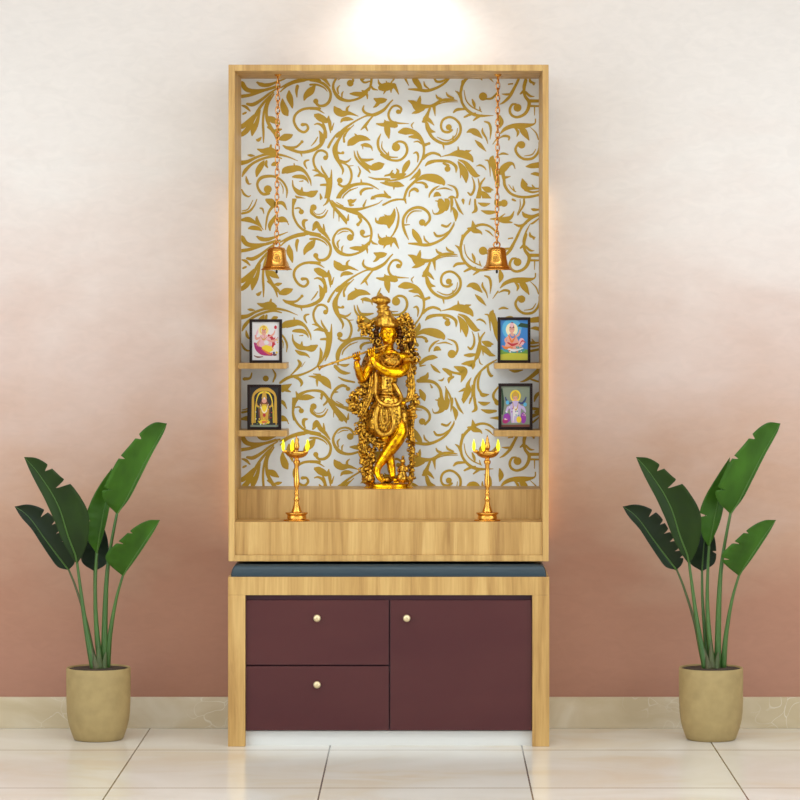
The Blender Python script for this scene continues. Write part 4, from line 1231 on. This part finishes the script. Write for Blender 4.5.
spray([(411, 412, 2), (408, 424, 3), (411, 440, 3), (412, 456, 2), (411, 470, 1), (410, 481, 0)], 2.7, 80, 'foliage_spray')
spray([(381, 350, 4), (376, 340, 4), (371, 334, 4), (366, 330, 4), (361, 323, 3), (359, 319, 3)], 3.2, 46, 'foliage_spray')
spray([(374, 322, 4), (368, 327, 4), (363, 336, 3)], 3, 22, 'foliage_spray')
spray([(366, 382, 2), (361, 390, 1), (355, 396, 0), (352, 404, 0), (358, 412, 0), (364, 404, 0), (368, 396, 0)], 4.2, 120, 'foliage_spray')
spray([(362, 410, 0), (366, 418, 1), (362, 430, 1), (368, 438, 0), (376, 442, -2), (384, 446, -3)], 4.6, 120, 'foliage_spray')
spray([(361, 432, 1), (363, 448, 1), (364, 462, 1), (366, 474, 0), (368, 481, 0)], 3.6, 100, 'foliage_spray')
spray([(372, 448, 2), (371, 460, 2), (370, 470, 1)], 3.0, 40, 'foliage_spray')
# small attendant figures at the feet
def attendant(x, y, h, lean):
    bm = bmesh.new(); k = h / 26
    ring_lathe(bm, [(x, y, -3, 5.0 * k), (x + lean * .2, y - 5 * k, -3, 5.4 * k), (x + lean * .5, y - 10 * k, -3, 3.4 * k), (x + lean * .7, y - 15 * k, -3, 3.8 * k), (x + lean, y - 18 * k, -3, 1.4 * k)], 20, .07, 7)
    ell(bm, Q(x + lean, y - 20.5 * k, -3.4), (2.5 * k * SD, 2.5 * k * SD, 2.9 * k * SD), 10)
    ell(bm, Q(x + lean, y - 24 * k, -3), (1.5 * k * SD, 1.5 * k * SD, 2.2 * k * SD), 8)
    for s in (-1, 1):
        tube(bm, [Q(x + lean * .7 + s * 3.2 * k, y - 15.5 * k, -3), Q(x + lean + s * 4.6 * k, y - 11 * k, -5), Q(x + lean + s * 1.2 * k, y - 12.5 * k, -8)], [1.3 * k * SD, 1.1 * k * SD, .8 * k * SD], 7, 3)
    obj('attendant_figure', bm, M['antique'], st, smooth=True)
attendant(401.5, 482.5, 27, 1.5); attendant(370.2, 483, 22, 1)
# calf lying by the right foot
bm = bmesh.new()
ell(bm, Q(386.5, 480, 5), (7 * SD, 4 * SD, 3.4 * SD), 12); ell(bm, Q(381.5, 475.5, 4), (2.4 * SD, 2.2 * SD, 2.0 * SD), 10)
tube(bm, [Q(384, 479, 4), Q(382, 476, 4)], [2.2 * SD, 1.6 * SD], 8, 2)
obj('calf_figure', bm, M['antique'], st, smooth=True)
# oval base
bm = bmesh.new(); 
rows = [(24.5, 0), (24.8, .8), (23.8, 1.6), (22.8, 2.6), (23.4, 3.6), (22.4, 4.6)]
rings = [[bm.verts.new(Vector((P(388.6, 0, SYC).x + r * SD * math.cos(u), SYC - .004 + r * SD * .85 * math.sin(u), s2z + z * SD))) for u in [2 * PI * k / 40 for k in range(40)]] for r, z in rows]
for p_, q_ in zip(rings, rings[1:]):
    for k in range(40): bm.faces.new((p_[k], p_[(k + 1) % 40], q_[(k + 1) % 40], q_[k]))
bm.faces.new(rings[0][::-1]); bm.faces.new(rings[-1])
obj('base', bm, M['gold'], st, smooth=True)

# ------------------------------------------------------------------ potted plants
def resample(pts, n):
    row = catmull([Vector((x, y, 0)) for x, y in pts], 8)
    L_ = [0]
    for a, b_ in zip(row, row[1:]): L_.append(L_[-1] + (b_ - a).length)
    out = []; j = 0
    for i in range(n):
        s = L_[-1] * i / (n - 1)
        while j < len(row) - 2 and L_[j + 1] < s: j += 1
        t = (s - L_[j]) / max(1e-9, L_[j + 1] - L_[j]); out.append(row[j].lerp(row[j + 1], min(1, t)))
    return out
def plant(cx, label, leaves):
    YC = .155
    pd = (YC - CAM_Y) / F
    base = Vector((P(cx, 0, YC).x, YC, 0))
    t = thing('potted_plant', label, 'potted plant', base, 'broad leaved plants in stone pots')
    H_ = P(0, 667.2, YC).z
    R = 31.9 * pd
    bm = bmesh.new()
    out = [(.72, 0), (.77, .012), (.83, .08), (.90, .17), (.955, .27), (.985, .38), (1.0, .55), (1.005, .8), (1.005, .985), (.99, 1.0)]
    inn = [(.93, .995), (.92, .93)]
    prof = [(r * R, z * H_) for r, z in out + inn]
    prof.append((0.0, H_ * .925))
    lathe(bm, prof, base, 48); obj('pot', bm, M['pot'], t, smooth=True)
    bm = bmesh.new(); lathe(bm, [(.9 * R, H_ * .93), (.925 * R, H_ * .98), (.5 * R, H_ * .99), (0, H_ * .992)], (base.x, base.y, 0), 36)
    obj('soil', bm, M['soil'], t, smooth=True)
    for (dx, rib, L_, R_, notch, y_tip, y_base, m_, stem, sr, sm) in leaves:
        n = 110
        A, B, D = resample(rib, n), resample(L_, n), resample(R_, n)
        def yy(u): return y_tip + (y_base - y_tip) * u - .012 * math.sin(PI * u)
        # stalk
        bm = bmesh.new()
        ys = [y_base + (YC + .01 * (stem[-1][0] - 99) / 6 - y_base) * (k / (len(stem) - 1)) for k in range(len(stem))]
        cen = [P(x + dx, y, q) for (x, y), q in zip(stem, ys)]
        rr = [(sr[0] + (sr[1] - sr[0]) * (k / (len(stem) - 1)) ** 1.6) * pd for k in range(len(stem))]
        tube(bm, cen, rr, 10, 6)
        stalk = obj('stalk', bm, sm, t, smooth=True)
        bm = bmesh.new(); cols = 7; grid = []
        for i in range(n):
            u = i / (n - 1); row = []
            for side, E in ((0, B), (1, D)):
                cut = 0
                for (sd, tt, dep, hw) in notch:
                    if sd == side: cut = max(cut, dep * max(0, 1 - abs(u - tt) / hw))
                w = 1 - cut
                seq = []
                for k in range(cols):
                    s = k / (cols - 1) * w
                    c = A[i].lerp(E[i], s); wd = (E[i] - A[i]).length
                    seq.append(P(c.x + dx, c.y, yy(u) - .45 * wd * pd * s ** 1.5 + .0007 * math.sin(u * 62) * s))
                row.append(seq)
            grid.append([bm.verts.new(p) for p in row[0][::-1]] + [bm.verts.new(p) for p in row[1][1:]])
        for a, b_ in zip(grid, grid[1:]):
            for k in range(len(a) - 1):
                try: bm.faces.new((a[k], a[k + 1], b_[k + 1], b_[k]))
                except ValueError: pass
        bmesh.ops.remove_doubles(bm, verts=bm.verts[:], dist=1e-6)
        lf = obj('leaf_blade', bm, m_, None, smooth=True)
        md = lf.modifiers.new('thickness', 'SOLIDIFY'); md.thickness = .0009; md.offset = 0
        lf.parent = stalk; lf.matrix_parent_inverse = Matrix.Identity(4)
        lf.matrix_parent_inverse = Matrix.Translation(-base)
        stalk.matrix_parent_inverse = Matrix.Identity(4); stalk.data.transform(Matrix.Translation(-base))
        lf.matrix_parent_inverse = Matrix.Translation(-base)
        bm = bmesh.new()
        idx = list(range(2, n, 9)) + [n - 1]
        tube(bm, [P(A[i].x + dx, A[i].y, yy(i / (n - 1)) - .001) for i in idx], [(.2 + .65 * (i / n)) * pd for i in idx], 6, 2)
        rb = obj('midrib', bm, M['rib'], None, smooth=True); rb.parent = stalk; rb.matrix_parent_inverse = Matrix.Translation(-base)
    # papery sheaths at the foot of the stalks
    for x0_, y0_, x1_, y1_, w0, w1, dd in ((cx - 9.6, 640, cx - 3, 669, 1.2, 4.2, -.012), (cx + 7.5, 652, cx + 5, 669, 1.2, 3.8, -.010), (cx, 640, cx + 1, 669, 1.0, 3.8, -.016), (cx - 4, 655, cx - 2, 669, 1.0, 3.6, -.02)):
        bm = bmesh.new()
        a, b_ = P(x0_, y0_, YC + dd), P(x1_, y1_, YC + dd)
        tube(bm, [a, a.lerp(b_, .5) + Vector((-.001, 0, 0)), b_], [w0 * pd * .4, (w0 + w1) * .5 * pd, w1 * pd], 10, 5, flat=.7)
        obj('sheath', bm, M['sheath'], t, smooth=True)
def leafset(o, right=False):
    L1 = (o[0], [(24, 457), (35, 469), (43, 480), (51, 492), (60, 510), (68, 536), (75, 554), (77, 564)],
          [(24, 457), (30, 471), (37, 485), (45, 500), (54, 520), (62, 540), (71, 556), (77, 564)],
          [(24, 457), (36, 458), (47, 464), (60, 476), (74, 488), (88, 512), (88.5, 535), (84, 552), (77, 564)],
          [(1, .20, .55, .02), (1, .36, .75, .024)], .12, .145, M['leaf_mid'], [(77, 562), (80, 585), (84, 615), (89, 645), (94, 669)], (1.3, 4.0), M['stalk'])
    L2 = (o[1], [(14.6, 506.5), (24, 512.5), (33, 522), (45, 539), (57, 555), (68.5, 570)],
          [(14.6, 506.5), (21, 517), (31.5, 529), (40, 542), (50, 557), (58, 567), (68.5, 570)],
          [(14.6, 506.5), (28, 504.5), (41, 508), (52, 516), (61, 530), (69, 545), (75, 556), (74, 564), (68.5, 570)],
          [(1, .32, .5, .02), (1, .46, .3, .014), (1, .56, .35, .014), (1, .66, .3, .014)] + ([(1, .77, .35, .012), (1, .85, .3, .012)] if right else []), .19, .18, M['leaf_dark'],
          [(68.5, 569), (76, 588), (86, 620), (92, 648), (97, 669)], (1.0, 2.6), M['sheath'])
    L3 = (o[2], [(98, 515), (97.5, 530), (96, 550), (94.5, 571.5)], [(98, 515), (88, 525), (82, 545), (82, 562), (94.5, 571.5)],
          [(98, 515), (103, 525), (108, 542), (107.5, 562), (94.5, 571.5)], [(1, .6, .35, .02)] if right else [], .23, .2, M['leaf_dark'],
          [(94.5, 570), (95, 600), (98, 640), (101, 669)], (1.2, 3.0), M['stalk'])
    if right:
        L4 = (o[3], [(118, 457), (113, 475), (107, 498), (101, 525), (97, 547)], [(118, 457), (106, 475), (93, 497), (87.5, 515), (90, 535), (97, 547)],
              [(118, 457), (116, 480), (112, 505), (107, 525), (97, 547)], [(0, .66, .5, .02)], .15, .15, M['leaf_bright'],
              [(97, 546), (95.5, 580), (95.5, 610), (98, 645), (102, 669)], (1.3, 3.8), M['stalk'])
    else:
        L4 = (o[3], [(112, 468), (109, 488), (104, 510), (99.5, 535), (97, 554)], [(112, 468), (101, 483), (91.5, 500), (86, 518), (87, 538), (97, 554)],
              [(112, 468), (112, 490), (109, 510), (104, 532), (97, 554)], [(0, .62, .35, .016)], .15, .15, M['leaf_bright'],
              [(97, 553), (95.5, 580), (95.5, 610), (98, 645), (102, 669)], (1.3, 3.8), M['stalk'])
    L5 = (o[4], [(167, 423.5), (159, 437), (147, 458), (135, 482), (125, 502), (117, 514)],
          [(167, 423.5), (155, 422.5), (143, 430), (130, 445), (117, 461), (106, 483), (102, 493), (106, 503), (117, 514)],
          [(167, 423.5), (163, 434), (151.5, 455), (139.5, 479), (129, 499), (117, 514)],
          [(0, .27, .3, .02), (0, .48, .28, .012), (0, .76, .42, .012)], .09, .12, M['leaf_bright'], [(117, 513), (111, 545), (107, 575), (105, 615), (104, 669)], (1.4, 3.6), M['stalk'])
    L6 = (o[5], [(160, 520), (151, 532), (141, 547), (132, 561), (123, 576)],
          [(160, 520), (148, 520.5), (135, 527), (120, 540), (107, 553), (106.5, 561), (113, 568), (123, 576)],
          [(160, 520), (153.5, 532), (144.5, 546), (135, 560), (123, 576)],
          [(0, .36, .25, .014), (0, .52, .35, .014)] + ([(0, .74, .4, .012)] if right else []), .10, .13, M['leaf_bright'],
          [(123, 575), (116, 600), (110, 635), (107, 669)], (1.2, 3.4), M['stalk'])
    return [L3, L2, L1, L4, L5, L6]
plant(98.5, 'broad leaved green plant in a tan pot left of the cabinet', leafset([0] * 6))
plant(711, 'broad leaved green plant in a tan pot right of the cabinet', leafset([612, 608, 607.5, 612, 613.5, 616], True))


# ------------------------------------------------------------------ lights
def area(name, loc, rot, sx_, sy_, e, col=(1, 1, 1)):
    l = bpy.data.lights.new(name, 'AREA'); l.shape = 'RECTANGLE'; l.size = sx_; l.size_y = sy_; l.energy = e; l.color = col
    o = bpy.data.objects.new(name, l); C.objects.link(o); o.location = loc; o.rotation_euler = rot; return o
area('ceiling_panel_light', (0, -1.35, 2.41), (math.radians(10), 0, 0), 4.6, .8, 88, (.83, .935, 1.045))
area('ceiling_panel_light', (0, -5.5, 2.41), (0, 0, 0), 4.6, 1.2, 100, (.83, .935, 1.045))
for s in (-1, 1):
    area('side_fill_light', (s * 3.46, -3.6, 1.2), (PI / 2, 0, s * PI / 2), 4.4, 1.9, 95, (.82, .93, 1.045))  # added fill from both sides, keeps bright reflections off the fronts
l = bpy.data.lights.new('downlight', 'SPOT'); l.energy = 18; l.spot_size = math.radians(104); l.spot_blend = .8; l.shadow_soft_size = .03; l.color = (.94, .97, 1)
o = bpy.data.objects.new('downlight', l); C.objects.link(o); o.location = (P(408, 0, WY).x, .22, 2.405)
w = bpy.data.worlds.new('world'); scene.world = w; w.use_nodes = True
w.node_tree.nodes['Background'].inputs[0].default_value = (.83, .935, 1.045, 1)
w.node_tree.nodes['Background'].inputs[1].default_value = 1.0

# ------------------------------------------------------------------ camera
cam = bpy.data.cameras.new('camera'); cam.sensor_width = 36; cam.sensor_fit = 'HORIZONTAL'
cam.lens = F / 800 * 36; cam.shift_x = (400 - VX) / 800; cam.shift_y = (VY - 400) / 800
cam.clip_end = 100
co = bpy.data.objects.new('camera', cam); C.objects.link(co)
co.location = (0, CAM_Y, CAM_Z); co.rotation_euler = (PI / 2, 0, 0)
scene.camera = co
scene.view_settings.view_transform = 'Standard'
scene.view_settings.look = 'None'
scene.view_settings.exposure = -0.40
scene.view_settings.gamma = 1
